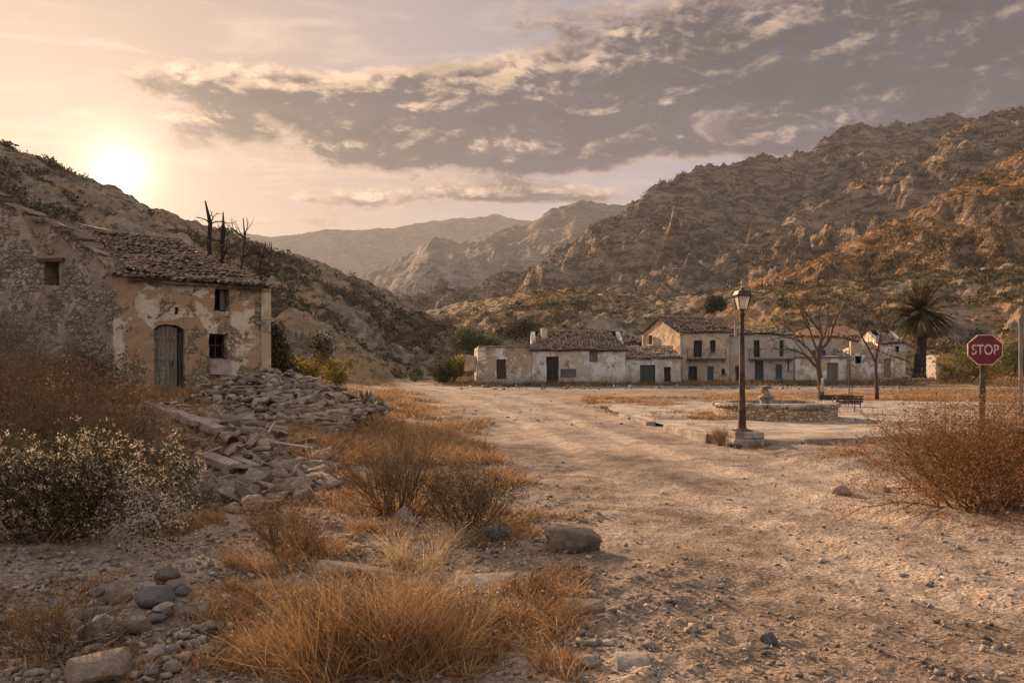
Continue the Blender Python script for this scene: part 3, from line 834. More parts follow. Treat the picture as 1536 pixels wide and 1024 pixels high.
# ------------------------------------------------------------------ rocks
def rock_mesh(name, seed, kind='slab', sub=2):
    """angular broken block (hull of random points) or, for 'cobble', a water-worn lump"""
    import bmesh
    r = np.random.default_rng(seed)
    bm = bmesh.new()
    if kind == 'cobble':
        bmesh.ops.create_icosphere(bm, subdivisions=3, radius=1.0)
    else:
        for i in range(11 if sub > 1 else 8):
            p = r.uniform(-1, 1, 3); p = p / max(np.abs(p).max(), 0.3) * r.uniform(0.75, 1.0) if r.uniform() < 0.8 else p
            bm.verts.new(tuple(p))
        g = bmesh.ops.convex_hull(bm, input=bm.verts[:])
        bmesh.ops.delete(bm, geom=list({v for v in g['geom_interior'] if isinstance(v, bmesh.types.BMVert)} | {v for v in g['geom_unused'] if isinstance(v, bmesh.types.BMVert)}), context='VERTS')
        if sub > 1:
            bmesh.ops.bevel(bm, geom=bm.edges[:], offset=0.05, segments=1, affect='EDGES')
            bmesh.ops.triangulate(bm, faces=bm.faces[:])
            for _ in range(sub - 1): bmesh.ops.subdivide_edges(bm, edges=bm.edges[:], cuts=1, use_grid_fill=True)
            bmesh.ops.triangulate(bm, faces=bm.faces[:])
    bm.verts.index_update()
    P = np.array([v.co[:] for v in bm.verts])
    if kind == 'cobble':
        for k in range(5):
            n = r.normal(size=3); n /= np.linalg.norm(n); dd = r.uniform(0.6, 0.85)
            P = P - np.maximum(0, P @ n - dd)[:, None] * n * 0.8
        P = P * (1 + 0.16 * pnoise(P[:, 0] * 1.6 + seed, P[:, 1] * 1.6 + P[:, 2] * 1.3) + 0.05 * pnoise(P[:, 0] * 6 + seed, P[:, 1] * 6 + P[:, 2] * 5))[:, None]
    elif sub > 1:
        P = P + 0.05 * np.stack([pnoise(P[:, 0] * 3.5 + seed + i * 5, P[:, 1] * 3.5 + P[:, 2] * 2.7) for i in range(3)], axis=1)
    fs = np.array([[v.index for v in f.verts] for f in bm.faces if len(f.verts) == 3])
    if sub <= 1 and kind != 'cobble': fs = np.array([[v.index for v in f.verts] for f in bm.faces])
    bm.free()
    return P, fs
ROCKS = [rock_mesh('rock', 100 + i) for i in range(12)] + [rock_mesh('rock', 200 + i, 'cobble') for i in range(8)]
LOROCK = [rock_mesh('rock', 300 + i, sub=1) for i in range(10)]
def rock_me(i, matn):
    key = (i, matn)
    if key not in ROCKME:
        P, f = ROCKS[i]
        me = fast_mesh('stone', P, f); me.materials.append(MATS[matn]); ROCKME[key] = me
    return ROCKME[key]
ROCKME = {}
def stone(name, loc, size, rot, matn, i, label, cat='stone', group=None):
    o = bpy.data.objects.new(name, rock_me(i, matn)); COL.objects.link(o)
    o.location = loc; o.scale = size; o.rotation_euler = rot
    return tag(o, label, cat, group)
def merged_rocks(name, P, S, matn, lo=True, seed=3, **kw):
    r = np.random.default_rng(seed); src = LOROCK if lo else ROCKS[:12]
    Vs, Fs, b = [], [], 0
    pick = r.integers(0, len(src), len(P))
    for k in range(len(src)):
        sel = pick == k; n = sel.sum()
        if not n: continue
        Pk, fk = src[k]
        yaw = r.uniform(0, 6.28, n); tx = r.normal(0, 0.35, n)
        c, s_ = np.cos(yaw), np.sin(yaw)
        Q = Pk[None] * S[sel][:, None, :]
        y2 = Q[:, :, 1] * np.cos(tx)[:, None] - Q[:, :, 2] * np.sin(tx)[:, None]; z2 = Q[:, :, 1] * np.sin(tx)[:, None] + Q[:, :, 2] * np.cos(tx)[:, None]
        X = Q[:, :, 0] * c[:, None] - y2 * s_[:, None]; Y = Q[:, :, 0] * s_[:, None] + y2 * c[:, None]
        V = np.stack([X, Y, z2], axis=-1) + P[sel][:, None, :]
        Vs.append(V.reshape(-1, 3)); Fs.append((np.arange(n)[:, None, None] * len(Pk) + fk[None]).reshape(-1, 3) + b); b += n * len(Pk)
    me = fast_mesh(name, np.concatenate(Vs), np.concatenate(Fs))
    return link(name, me, MATS[matn], **kw)
def hit(px, py, z_add=0.0):
    """the ground point seen through a pixel of the photograph"""
    px = np.atleast_1d(np.asarray(px, dtype=float)); py = np.atleast_1d(np.asarray(py, dtype=float))
    kx, kz = (px - 768) / F, (HZ - py) / F
    lo = np.full(px.shape, 2.5); hi = np.full(px.shape, 110.0); done = np.zeros(px.shape, bool); prev = 2.5
    for st in np.geomspace(3.0, 110, 56):
        below = CAMZ + kz * st <= G(kx * st, np.full(px.shape, st), fine=False)
        new = below & ~done
        lo = np.where(new, prev, lo); hi = np.where(new, st, hi); done |= below; prev = st
        if done.all(): break
    for _ in range(7):
        Y = (lo + hi) / 2
        below = CAMZ + kz * Y <= G(kx * Y, Y, fine=False)
        hi = np.where(below, Y, hi); lo = np.where(below, lo, Y)
    Y = (lo + hi) / 2
    X = (px - 768) / F * Y
    return np.stack([X, Y, G(X, Y) + z_add], axis=1)

# ------------------------------------------------------------------ plants
def unit(v): return v / np.maximum(np.linalg.norm(v, axis=-1, keepdims=True), 1e-9)
def grow(P, D, L, Rr, levels, kids, spread, r, shrink=0.72, rshrink=0.6, up=0.0, crook=0.18, parts=2, keep_main=0.35):
    """vectorised branching; returns segments (P0, P1, r0, r1) and the tips"""
    segs = []; tips = []
    P = np.asarray(P, float); D = unit(np.asarray(D, float)); L = np.asarray(L, float) * np.ones(len(P)); Rr = np.asarray(Rr, float) * np.ones(len(P))
    for lv in range(levels):
        joints = [P]; q = P; d = D
        for k in range(parts):
            d = unit(d + r.normal(0, crook, d.shape) + np.array([0, 0, up]))
            q2 = q + d * (L / parts)[:, None]
            ra = Rr * (1 - (1 - rshrink) * k / parts); rb = Rr * (1 - (1 - rshrink) * (k + 1) / parts)
            segs.append((q, q2, ra, rb)); q = q2; joints.append(q)
        tips.append((q, lv))
        if lv == levels - 1: break
        nk = kids[lv] if hasattr(kids, '__len__') else kids
        NP, ND, NL, NR = [], [], [], []
        for k in range(nk):
            t = 1.0 if k == 0 else None
            if t is None:
                w = r.uniform(0.3, 1.0, len(P)); i = np.minimum((w * parts).astype(int), parts - 1); fr = w * parts - i
                J = np.stack(joints, 0); a = J[i, np.arange(len(P))]; b = J[i + 1, np.arange(len(P))]
                base = a + (b - a) * fr[:, None]
            else: base = q
            sp = spread * (keep_main if k == 0 else 1.0)
            nd = unit(d + r.normal(0, sp, d.shape))
            NP.append(base); ND.append(nd); NL.append(L * shrink * r.uniform(0.7, 1.15, len(P))); NR.append(Rr * rshrink * (1.0 if k == 0 else 0.8))
        P, D, L, Rr = np.concatenate(NP), np.concatenate(ND), np.concatenate(NL), np.concatenate(NR)
    cat = [np.concatenate([s[i] for s in segs]) for i in range(4)]
    return cat, np.concatenate([t for t, lv in tips if lv >= levels - 2])
def segs_mesh(segs, sides=3):
    P0, P1, r0, r1 = segs
    d = unit(P1 - P0); ref = np.where(np.abs(d[:, 2:3]) > 0.9, np.array([[1.0, 0, 0]]), np.array([[0, 0, 1.0]]))
    u = unit(np.cross(d, ref)); w = np.cross(d, u)
    V = []
    for (P, rr) in ((P0, r0), (P1, r1)):
        for k in range(sides):
            a = 2 * math.pi * k / sides
            V.append(P + (u * math.cos(a) + w * math.sin(a)) * np.asarray(rr)[:, None])
    V = np.stack(V, axis=1).reshape(-1, 3)
    f = np.array([(k, (k + 1) % sides, sides + (k + 1) % sides, sides + k) for k in range(sides)])
    return V, (np.arange(len(P0))[:, None, None] * 2 * sides + f[None]).reshape(-1, 4)
def leaf_quads(P, size, r, elong=1.8, droop=0.0):
    n = len(P); size = np.asarray(size) * np.ones(n)
    a = unit(r.normal(size=(n, 3)) + np.array([0, 0, -droop])); b = unit(np.cross(a, unit(r.normal(size=(n, 3)))))
    s = size[:, None]
    V = np.stack([P, P + a * s * 0.5 + b * s * 0.5 / elong, P + a * s, P + a * s * 0.5 - b * s * 0.5 / elong], axis=1).reshape(-1, 3)
    return V, np.arange(n * 4).reshape(-1, 4)
def blades(P, D, H, Wd, r, bend=0.5, segn=3):
    """curved ribbons: base P, direction D (unit), length H, width Wd"""
    n = len(P); D = unit(D); side = unit(np.cross(D, unit(r.normal(size=(n, 3)))))
    bd = unit(r.normal(size=(n, 3)) * np.array([1, 1, 0.3]) + D * np.array([1, 1, 0]) * 2) * (bend * r.uniform(0.2, 1.0, n))[:, None]
    bd[:, 2] = -np.abs(bd[:, 2]) * 0.6 - bend * 0.15
    rows = []
    for k in range(segn + 1):
        t = k / segn
        C = P + D * (H * t)[:, None] + bd * (H * t * t)[:, None]
        w = (Wd * (1 - t) * 0.5 + Wd * 0.06)[:, None]
        rows += [C - side * w, C + side * w]
    V = np.stack(rows, axis=1).reshape(-1, 3)
    f = np.array([(2 * k, 2 * k + 1, 2 * k + 3, 2 * k + 2) for k in range(segn)])
    return V, (np.arange(n)[:, None, None] * (2 * segn + 2) + f[None]).reshape(-1, 4)
def merge(parts):
    Vs, Fs, b = [], [], 0
    for V, f in parts:
        Vs.append(V); Fs.append(f + b); b += len(V)
    return np.concatenate(Vs), np.concatenate(Fs)
def ground_disc(cx, cy, rad, n, r, sq=(1, 1)):
    a = r.uniform(0, 6.283, n); q = np.sqrt(r.uniform(0, 1, n)) * rad
    x = cx + np.cos(a) * q * sq[0]; y = cy + np.sin(a) * q * sq[1]
    return np.stack([x, y, G(x, y) - 0.01], axis=1)
def twig_bush(name, cx, cy, rad, h, label, cat='bush', stems=26, levels=5, kids=3, twig='brown_twig', leaf=None, leafn=1, leafs=0.03, r0=0.011, seed=1, spread=0.55, lean=0.75, up=0.05, group=None, sq=(1, 1), jitterz=0.0):
    r = np.random.default_rng(seed)
    z = gz(cx, cy)
    t = thing(name, (cx, cy, z), label, cat, group)
    P = ground_disc(cx, cy, rad * 0.35, stems, r, sq)
    out = (P - np.array([cx, cy, z])) * np.array([1, 1, 0])
    D = unit(out / rad * 2.2 + r.normal(0, lean * 0.5, P.shape) * np.array([sq[0], sq[1], 0.3]) + np.array([0, 0, 0.95]))
    tot = sum(0.72 ** k for k in range(levels))
    L = h / tot * 1.18 * r.uniform(0.75, 1.1, stems)
    horiz = np.hypot(D[:, 0], D[:, 1])
    L = L * (1 + horiz * (rad / h - 0.4) * 0.8)
    segs, tips = grow(P, D, L, r0, levels, kids, spread, r, up=up)
    o = np_obj('stem', *segs_mesh(segs), twig, t)
    if leaf:
        idx = r.integers(0, len(tips), int(len(tips) * leafn))
        Pl = tips[idx] + r.normal(0, 0.02, (len(idx), 3))
        Pl[:, 2] = np.maximum(Pl[:, 2], z)
        np_obj('foliage', *leaf_quads(Pl, leafs * r.uniform(0.6, 1.4, len(Pl)), r), leaf, t)
    return t
def tuft(name, cx, cy, rad, h, label, n=500, matn='straw', seed=1, lean=0.45, width=0.006, sq=(1, 1), cat='grass tuft', group=None, curl=0.5, heads=0.22):
    """a dry clump: several sprays, each leaning its own way, with bent and broken stems and seed heads"""
    r = np.random.default_rng(seed)
    z = gz(cx, cy)
    t = thing(name, (cx, cy, z), label, cat, group)
    ns = max(5, n // 45)
    Cs = ground_disc(cx, cy, rad * 0.95, ns, r, sq)
    pick = r.integers(0, ns, n)
    P = Cs[pick] + r.normal(0, 0.10 * rad + 0.008, (n, 3)) * np.array([1, 1, 0]); P[:, 2] = G(P[:, 0], P[:, 1]) - 0.01
    sl_ = r.normal(0, lean * 0.75, (ns, 3)) * np.array([1, 1, 0]) + (Cs - np.array([cx, cy, z])) * np.array([0.18, 0.18, 0]) / rad
    D = np.array([0, 0, 1.0]) + sl_[pick] + r.normal(0, lean * 0.55, (n, 3)) * np.array([1, 1, 0.1])
    hs = r.uniform(0.5, 1.05, ns) * (1.1 - 0.5 * np.minimum(np.hypot(Cs[:, 0] - cx, Cs[:, 1] - cy) / rad, 1.2))
    H = h * hs[pick] * (0.22 + 0.78 * r.uniform(0, 1.0, n) ** 1.5)
    brk = r.uniform(size=n) < 0.22
    D[brk] += r.normal(0, 1.1, (brk.sum(), 3)) * np.array([1, 1, 0.1]); H[brk] *= 0.7
    V, f = blades(P, D, H, width * r.uniform(0.5, 1.3, n), r, curl, 4)
    if heads:
        tip = V.reshape(n, -1, 3)[:, -1, :][(r.uniform(size=n) < heads) & (H > 0.55 * h * 0.6)]
        if len(tip):
            Q = np.repeat(tip, 4, axis=0) + r.normal(0, 0.010, (len(tip) * 4, 3))
            V2, f2 = leaf_quads(Q, 0.012 * r.uniform(0.6, 1.4, len(Q)) * (1 + cy * 0.04), r, 2.2)
            f = [f, f2 + len(V)]; V = np.concatenate([V, V2])
    np_obj('blades', V, f, matn, t)
    return t
# ------------------------------------------------------------------ ruined farmhouse
def farmhouse():
    C, Rr = Vector((-11.0, 22.0)), Vector((-7.6, 24.9))
    d = (Rr - C).normalized(); up2 = Vector((-d.y, d.x)); LF = (Rr - C).length
    L2 = Vector((-17.6, 23.4)); Rb = Rr + up2 * 9.8; Lb = Vector((-20.5, 33.0))
    root = thing('ruined_farmhouse', (C.x, C.y, gz(C.x, C.y)), 'ruined ochre farmhouse with sagging tile roof, arched plank door and rubble stone side', 'farmhouse')
    def on(P0, dd, px):
        k = (px - 768) / F
        return (P0.x - k * P0.y) / (k * dd.y - dd.x)
    def zat(P0, dd, s, py): return CAMZ + (HZ - py) / F * (P0.y + dd.y * s)
    def op(P0, dd, x0, x1, y0, y1):
        s0, s1 = on(P0, dd, x0), on(P0, dd, x1); m = (s0 + s1) / 2
        return (s0, s1, zat(P0, dd, m, y1), zat(P0, dd, m, y0))
    door = op(C, d, 231, 277, 486, 597); upw = op(C, d, 322, 344, 433, 467); low = op(C, d, 314, 341, 500, 538); hole = op(C, d, 262, 268, 460, 471)
    b = Buf()
    def eave(s): return 4.10 + 0.03 * math.sin(s * 2.0)
    wall(b, C, Rr, -0.6, eave, [door, upw, low, hole], 0.5, 0.13, 0.035, 0.018, arch=(door[0], door[1], door[3], 0.16), seed=1)
    b.obj('facade_wall', MATS['ochre_plaster'], root, label='flaking ochre and white plastered front wall')
    dl = (C - L2).normalized(); LL = (C - L2).length
    sw = op(L2, dl, 67, 90, 393, 428)
    prof = [(-200, 255), (-60, 268), (0, 299), (28, 313), (60, 328), (100, 346), (118, 352), (132, 368), (150, 384), (172, 404), (190, 416)]
    def ltop(s):
        P = L2 + dl * s; px = 768 + P.x / P.y * F
        return CAMZ + (HZ - float(np.interp(px, *zip(*prof)))) / F * P.y + 0.05 * math.sin(s * 9) * math.sin(s * 23)
    b = Buf(); wall(b, L2, C, -0.6, ltop, [sw], 0.5, 0.14, 0.07, 0.03, seed=2)
    b.obj('stone_side_wall', MATS['rubble_wall'], root, label='bare rubble stone side wall with a raking top')
    def plane(P): return 4.12 + 0.268 * max(0.0, (Vector((P.x, P.y)) - C).dot(up2))
    b = Buf()
    for (a, c) in ((Rr, Rb), (Rb, Lb), (Lb, L2)):
        dd = (c - a).normalized()
        wall(b, a, c, -0.6, lambda s, a=a, dd=dd: plane(a + dd * s) - 0.05, (), 0.45, 0.9, 0.04, 0.02, seed=4)
    b.obj('back_wall', MATS['rubble_wall'], root)
    # pale quoin strip at the corner
    b = Buf()
    a0 = Rr - d * 0.26
    wall(b, a0 + Vector((d.y, -d.x)) * 0.05, Rr + d * 0.05 + Vector((d.y, -d.x)) * 0.05, 0.3, 4.02, (), 0.09, 0.15, 0.01, 0.012, seed=6)
    b.obj('corner_strip', MATS['yellow_plaster'], root)
    # roof: bed slab and barrel tiles
    up3 = Vector((up2.x, up2.y, 0.268)).normalized(); nr = Vector((d.x, d.y, 0)).cross(up3).normalized()
    E0 = Vector((C.x, C.y, 4.16)) - Vector((d.x, d.y, 0)) * 9.0 - up3 * 0.22
    def sagf(s, t): return 0.10 * fbm(np.asarray(s) + 4, np.asarray(t), 1.9, 3) - 0.05 * np.sin(np.asarray(t) * 0.32)
    def inside(s, t):
        x = E0.x + d.x * s + up3.x * t; y = E0.y + d.y * s + up3.y * t
        # behind the side wall's line, and short of the ridge
        cr = dl.x * (y - L2.y) - dl.y * (x - L2.x)
        return (cr > 0.30) | ((s > 8.95) & (t < 0.5))
    def keep(s, t, kind, r):
        k = inside(s, t) & (t < 9.9) & (s < 9.0 + LF + 0.12 + 0.10 * np.sin(t * 5))
        gap = fbm(s, t, 0.9, 3)
        k &= ~((gap > 0.52) & (kind == 1)) 
        k &= ~((gap > 0.80))
        return k & ((r.uniform(size=len(s)) > 0.03) | (t < 0.4))
    V, f = tiles(E0, (d.x, d.y, 0), up3, nr, int((9 + LF + 0.3) / 0.185), 34, 0.185, 0.375, keep, 5, 0.019, sagf, 5)
    roof = Buf()
    ns, ntt = 40, 22
    sv = np.linspace(0, 9 + LF + 0.02, ns); tv = np.linspace(0.06, 9.95, ntt)
    S, T = np.meshgrid(sv, tv, indexing='ij')
    X = E0.x + d.x * S + up3.x * T; Y = E0.y + d.y * S + up3.y * T
    Z = E0.z + up3.z * T + sagf(S, T) - 0.045
    m = inside(S, T).ravel()
    P = np.stack([X, Y, Z], -1).reshape(-1, 3); P2 = P - np.array([0, 0, 0.10])
    ff = grid_faces(ns, ntt); ff = ff[m[ff].all(axis=1)]
    rb = np_obj('roof', np.concatenate([P, P2]), np.concatenate([ff, ff[:, ::-1] + len(P)]), 'roof_bed', root)
    np_obj('roof_tile', V, f, 'roof_tile', root, parent=rb, smooth=False)
    # ridge tiles
    b = Buf()
    for i in range(34):
        s = 4.0 + i * 0.29
        if s > 9 + LF: break
        p = Vector((E0.x, E0.y, E0.z)) + Vector((d.x, d.y, 0)) * s + up3 * 9.85
        p.z += float(sagf(s, 9.85)) + 0.04 + random.uniform(-.015, .015)
        q = p + Vector((d.x, d.y, random.uniform(-.04, .04))) * 0.36
        b.tube([p, q], [0.11, 0.085], 7, False)
    b.obj('ridge_tile', MATS['roof_tile'], root, parent=rb)
    # coping slabs and broken tiles along the raking top of the side wall
    cp = Buf(); s = 0.05
    rr = random.Random(3)
    while s < LL - 0.3:
        w = rr.uniform(0.22, 0.48); sm = s + w / 2
        P3 = L2 + dl * sm; sl_ = (ltop(sm + 0.1) - ltop(sm - 0.1)) / 0.2
        ang = math.atan(max(-0.9, min(0.9, sl_)))
        rot = Matrix.Rotation(math.atan2(dl.y, dl.x), 3, 'Z') @ Matrix.Rotation(-ang + rr.uniform(-.12, .12), 3, 'Y') @ Matrix.Rotation(rr.uniform(-.1, .1), 3, 'X')
        nn = Vector((dl.y, -dl.x, 0))
        cp.box(Vector((P3.x, P3.y, ltop(sm) + 0.015)) - nn * 0.2 + nn * rr.uniform(-.03, .05), (w * 1.05, 0.62 + rr.uniform(-.1, .1), rr.uniform(.04, .09)), rot, 0.02)
        s += w * 0.86
    cp.obj('coping', MATS['roof_tile'], root)
    # openings: door, windows
    n2 = Vector((d.y, -d.x))
    D3 = Vector((d.x, d.y, 0)); N3 = Vector((n2.x, n2.y, 0))
    rotw = Matrix.Rotation(math.atan2(d.y, d.x), 3, 'Z')
    def P_(s, z, off): return Vector((C.x, C.y, 0)) + D3 * s + N3 * off + Vector((0, 0, z))
    b = Buf(); w = door[1] - door[0]; nb = 6
    for i in range(nb):
        s = door[0] + 0.02 + (i + 0.5) * (w * 0.80) / nb
        u = (s - door[0]) / w; ztop = door[3] - 0.05 - 0.16 * (2 * u - 1) ** 2
        zb = door[2] + 0.02 + random.uniform(0, 0.05)
        b.box(P_(s, (ztop + zb) / 2, -0.20 + random.uniform(-.012, .012)), (w * 0.80 / nb * 0.93, 0.04, ztop - zb), rotw)
    dr = b.obj('door', MATS['grey_wood'], root, label='weathered grey plank door')
    for z in (door[2] + 0.35, door[2] + 1.15, door[3] - 0.38):
        b = Buf(); b.box(P_(door[0] + w * 0.42, z, -0.17), (w * 0.74, 0.03, 0.10), rotw)
        b.obj('crossbar', MATS['grey_wood'], root, parent=dr)
    b = Buf(); b.box(P_(door[0] + w * 0.64, door[2] + 1.0, -0.13), (0.03, 0.05, 0.14), rotw); b.tube([P_(door[0] + w * 0.64, door[2] + 0.98, -.12), P_(door[0] + w * 0.64, door[2] + 0.92, -.09), P_(door[0] + w * 0.64, door[2] + 0.86, -.12)], 0.008, 5)
    b.obj('handle', MATS['dark_metal'], root, parent=dr)
    b = Buf(); b.box(P_(door[0] + w * 0.90, (door[2] + door[3]) / 2 - 0.1, -0.17), (w * 0.10, 0.10, door[3] - door[2] - 0.25), rotw)
    b.obj('door_frame', MATS['old_wood'], root)
    def window(o, kind):
        s0, s1, z0, z1 = o; ww, hh = s1 - s0, z1 - z0
        b = Buf(); t = 0.05
        for (sa, sb, za, zb) in ((s0, s0 + t, z0, z1), (s1 - t, s1, z0, z1), (s0 + t, s1 - t, z0, z0 + t), (s0 + t, s1 - t, z1 - t, z1)):
            b.box(P_((sa + sb) / 2, (za + zb) / 2, -0.30), (sb - sa, 0.06, zb - za), rotw)
        fr = b.obj('window', MATS['old_wood'], root)
        b = Buf()
        if kind == 'shutter':
            for k in range(3):
                b.box(P_(s0 + ww * (0.60 + 0.115 * k), (z0 + z1) / 2, -0.24 - 0.01 * k), (ww * 0.10, 0.025, hh - 0.12), rotw)
            b.box(P_(s0 + ww * 0.72, z0 + hh * 0.3, -0.22), (ww * 0.34, 0.02, 0.06), rotw)
            b.obj('shutter', MATS['grey_wood'], root, parent=fr)
        else:
            b.box(P_((s0 + s1) / 2, (z0 + z1) / 2, -0.29), (0.035, 0.04, hh - 0.1), rotw); b.box(P_((s0 + s1) / 2, z0 + hh * 0.55, -0.275), (ww - 0.1, 0.04, 0.03), rotw)
            b.obj('glazing_bar', MATS['old_wood'], root, parent=fr)
    window(upw, 'shutter'); window(low, 'bars')
    # stone sill block below the lower window
    b = Buf(); b.box(P_((low[0] + low[1]) / 2 + 0.02, low[2] - 0.24, 0.02), (low[1] - low[0] + 0.04, 0.20, 0.46), rotw, 0.02)
    b.obj('sill', MATS['pink_stone'], root)
    b = Buf(); mm = (sw[0] + sw[1]) / 2; q = L2 + dl * mm
    rl = Matrix.Rotation(math.atan2(dl.y, dl.x), 3, 'Z'); nn = Vector((dl.y, -dl.x, 0))
    b.box(Vector((q.x, q.y, sw[3] + 0.05)) + nn * 0.03, (sw[1] - sw[0] + 0.35, 0.2, 0.09), rl, 0.015)
    b.obj('lintel', MATS['brown_wood'], root)
    return C, d, LF, door
FARM = farmhouse()
# ------------------------------------------------------------------ village houses
def V3(p, z): return Vector((p[0], p[1], z))
def house(name, label, D, px0, px1, eave, wallmat, depth=7.0, roof=None, ops=(), side_vec=None, topf=None, base=None, seed=1, cat='house', group='houses of the abandoned village', thick=0.4, roofmat='roof_tile', ridge=None, tilesz=0.26, D1=None, balconies=(), base_damp=True, hip=0.0, roofsag=0.10, gone=0.55):
    """front wall seen square on at distance D (D1 at its far end); EAVE is a row of the photograph; ops: (kind, x0, x1, y0, y1, material)"""
    D1 = D1 or D
    A = Vector(((px0 - 768) / F * D, D)); B_ = Vector(((px1 - 768) / F * D1, D1))
    d = (B_ - A).normalized(); W_ = (B_ - A).length; n = Vector((d.y, -d.x))
    zof = lambda py, s=0: CAMZ + (HZ - py) / F * (D + (D1 - D) * s / W_)
    sof = lambda px: ((A.x - (px - 768) / F * A.y) / ((px - 768) / F * d.y - d.x))
    z0 = -0.7
    root = thing(name, (A.x, A.y, -0.1), label, cat, group)
    holes = []
    for o in ops: holes.append((sof(o[1]), sof(o[2]), zof(o[4]), zof(o[3])))
    ez = zof(eave)
    if topf: top = lambda s: zof(float(np.interp(A.x and (768 + (A + d * s).x / (A + d * s).y * F), *zip(*topf))), s)
    else: top = lambda s: ez + 0.03 * math.sin(s * 1.7 + seed)
    b = Buf()
    wall(b, A, B_, z0, top, holes, thick, 0.45, 0.05, 0.03, seed=seed)
    sv = side_vec or Vector((-n.x, -n.y)) * depth
    sv = Vector(sv)
    A2 = A + sv; B2 = B_ + (-n) * (sv.dot(-n))
    rt = ridge if ridge is not None else 0.0    # ridge height above the eave
    dep = sv.dot(-n)
    def gz_(t):                                   # gable profile along the side wall
        if roof == 'gable': return ez + rt * (1 - abs(2 * t - 1))
        if roof == 'mono': return ez + rt * t
        return ez
    for (p, q, rev) in ((A2, A, True), (B_, B2, False)):
        LL = (q - p).length
        wall(b, p, q, z0, (lambda s, LL=LL, rev=rev: gz_((1 - s / LL) if rev else s / LL) - 0.04 + (0.0 if roof else 0.12 * math.sin(s * 2.3 + seed))), (), thick, 0.5, 0.05, 0.03, seed=seed + 1)
    wall(b, B2, A2, z0, gz_(1.0) - 0.04, (), thick, 0.8, 0.05, 0.02, seed=seed + 2)
    b.obj('wall', MATS[wallmat], root)
    d3 = Vector((d.x, d.y, 0)); n3 = Vector((n.x, n.y, 0)); rotw = Matrix.Rotation(math.atan2(d.y, d.x), 3, 'Z')
    P_ = lambda s, z, off: V3(A, 0) + d3 * s + n3 * off + Vector((0, 0, z))
    for o, hl in zip(ops, holes):
        kind, m = o[0], o[5]
        s0, s1, za, zb = hl; ww, hh = s1 - s0, zb - za
        if kind == 'open': continue
        if kind == 'door':
            b = Buf(); nbd = max(3, int(ww / 0.16))
            for i in range(nbd): b.box(P_(s0 + (i + 0.5) * ww / nbd, (za + zb) / 2 - 0.02, -0.17 + random.uniform(-.01, .01)), (ww / nbd * 0.94, 0.04, hh - 0.06), rotw)
            dr = b.obj('door', MATS[m], root)
            b = Buf(); b.box(P_(s0 + ww * 0.82, za + hh * 0.45, -0.12), (0.05, 0.05, 0.12), rotw)
            b.obj('handle', MATS['dark_metal'], root, parent=dr)
        else:
            b = Buf(); t = 0.06
            for (sa, sb, zc, zd) in ((s0, s0 + t, za, zb), (s1 - t, s1, za, zb), (s0 + t, s1 - t, za, za + t), (s0 + t, s1 - t, zb - t, zb)):
                b.box(P_((sa + sb) / 2, (zc + zd) / 2, -0.2), (sb - sa, 0.06, zd - zc), rotw)
            w_ = b.obj('window' if kind == 'window' else 'french_window', MATS[m], root)
            b = Buf(); b.box(P_((s0 + s1) / 2, (za + zb) / 2, -0.19), (0.05, 0.05, hh - 2 * t), rotw)
            if kind == 'window': b.box(P_((s0 + s1) / 2, za + hh * 0.55, -0.185), (ww - 2 * t, 0.04, 0.04), rotw)
            b.obj('glazing_bar', MATS[m], root, parent=w_)
            b = Buf(); b.box(P_((s0 + s1) / 2, (za + zb) / 2, -0.26), (ww - 0.04, 0.012, hh - 0.04), rotw)
            b.obj('pane', MATS['old_glass'], root, parent=w_)
            if kind == 'window':
                b = Buf(); b.box(P_((s0 + s1) / 2, za - 0.04, 0.05), (ww + 0.14, 0.14, 0.06), rotw); b.obj('sill', MATS['kerb_stone'], root, parent=w_)
    for (x0, x1, y, hgt, cantil) in balconies:
        s0, s1 = sof(x0), sof(x1); z = zof(y); rh = hgt
        b = Buf(); b.box(P_((s0 + s1) / 2, z - 0.05, 0.05 + cantil / 2 - 0.05), (s1 - s0, cantil, 0.11), rotw)
        bl = b.obj('balcony', MATS['dark_stone'], root)
        b = Buf(); yo = cantil - 0.02
        b.tube([P_(s0, z + rh, 0), P_(s0, z + rh, yo), P_(s1, z + rh, yo), P_(s1, z + rh, 0)], 0.022, 4)
        k = int((s1 - s0) / 0.16)
        for i in range(k + 1):
            s = s0 + (s1 - s0) * i / k; b.tube([P_(s, z, yo), P_(s, z + rh, yo)], 0.011 if i % 6 else 0.02, 4)
        for off in (cantil * 0.33, cantil * 0.66):
            for s in (s0, s1): b.tube([P_(s, z, off), P_(s, z + rh, off)], 0.012, 4)
        b.obj('railing', MATS['dark_metal'], root, parent=bl)
        for s in (s0 + 0.3, (s0 + s1) / 2, s1 - 0.3):
            b = Buf(); b.tube([P_(s, z - 0.45, 0.0), P_(s, z - 0.12, cantil * 0.8)], 0.03, 5)
            b.obj('bracket', MATS['dark_metal'], root, parent=bl)
    if roof:
        half = dep / 2 if roof == 'gable' else dep
        shear = sv - (-n) * dep                   # the side wall may lean away from square
        up3 = Vector((-n.x * half, -n.y * half, rt)); SLn = up3.length; up3.normalize()
        sh = shear.dot(d) / dep * half / SLn      # shift along the eave per metre of slope
        nr = d3.cross(up3).normalized()
        ov = 0.25
        E0 = P_(-ov, ez + 0.06, 0) - up3 * ov
        wid = W_ + 2 * ov
        sagf = lambda s, t: roofsag * fbm(np.asarray(s) + seed * 9, np.asarray(t), 2.2, 3)
        def keep(s, t, kind, r):
            lo = sh * t - 0.02; g = fbm(s + seed * 5, t, 1.3, 3)
            k = (s > lo + (hip * t)) & (s < wid - hip * t) & (t < SLn + ov - 0.1)
            k &= ~((g > gone) & (kind == 1)); k &= ~(g > gone + 0.25)
            return k & (r.uniform(size=len(s)) > 0.03)
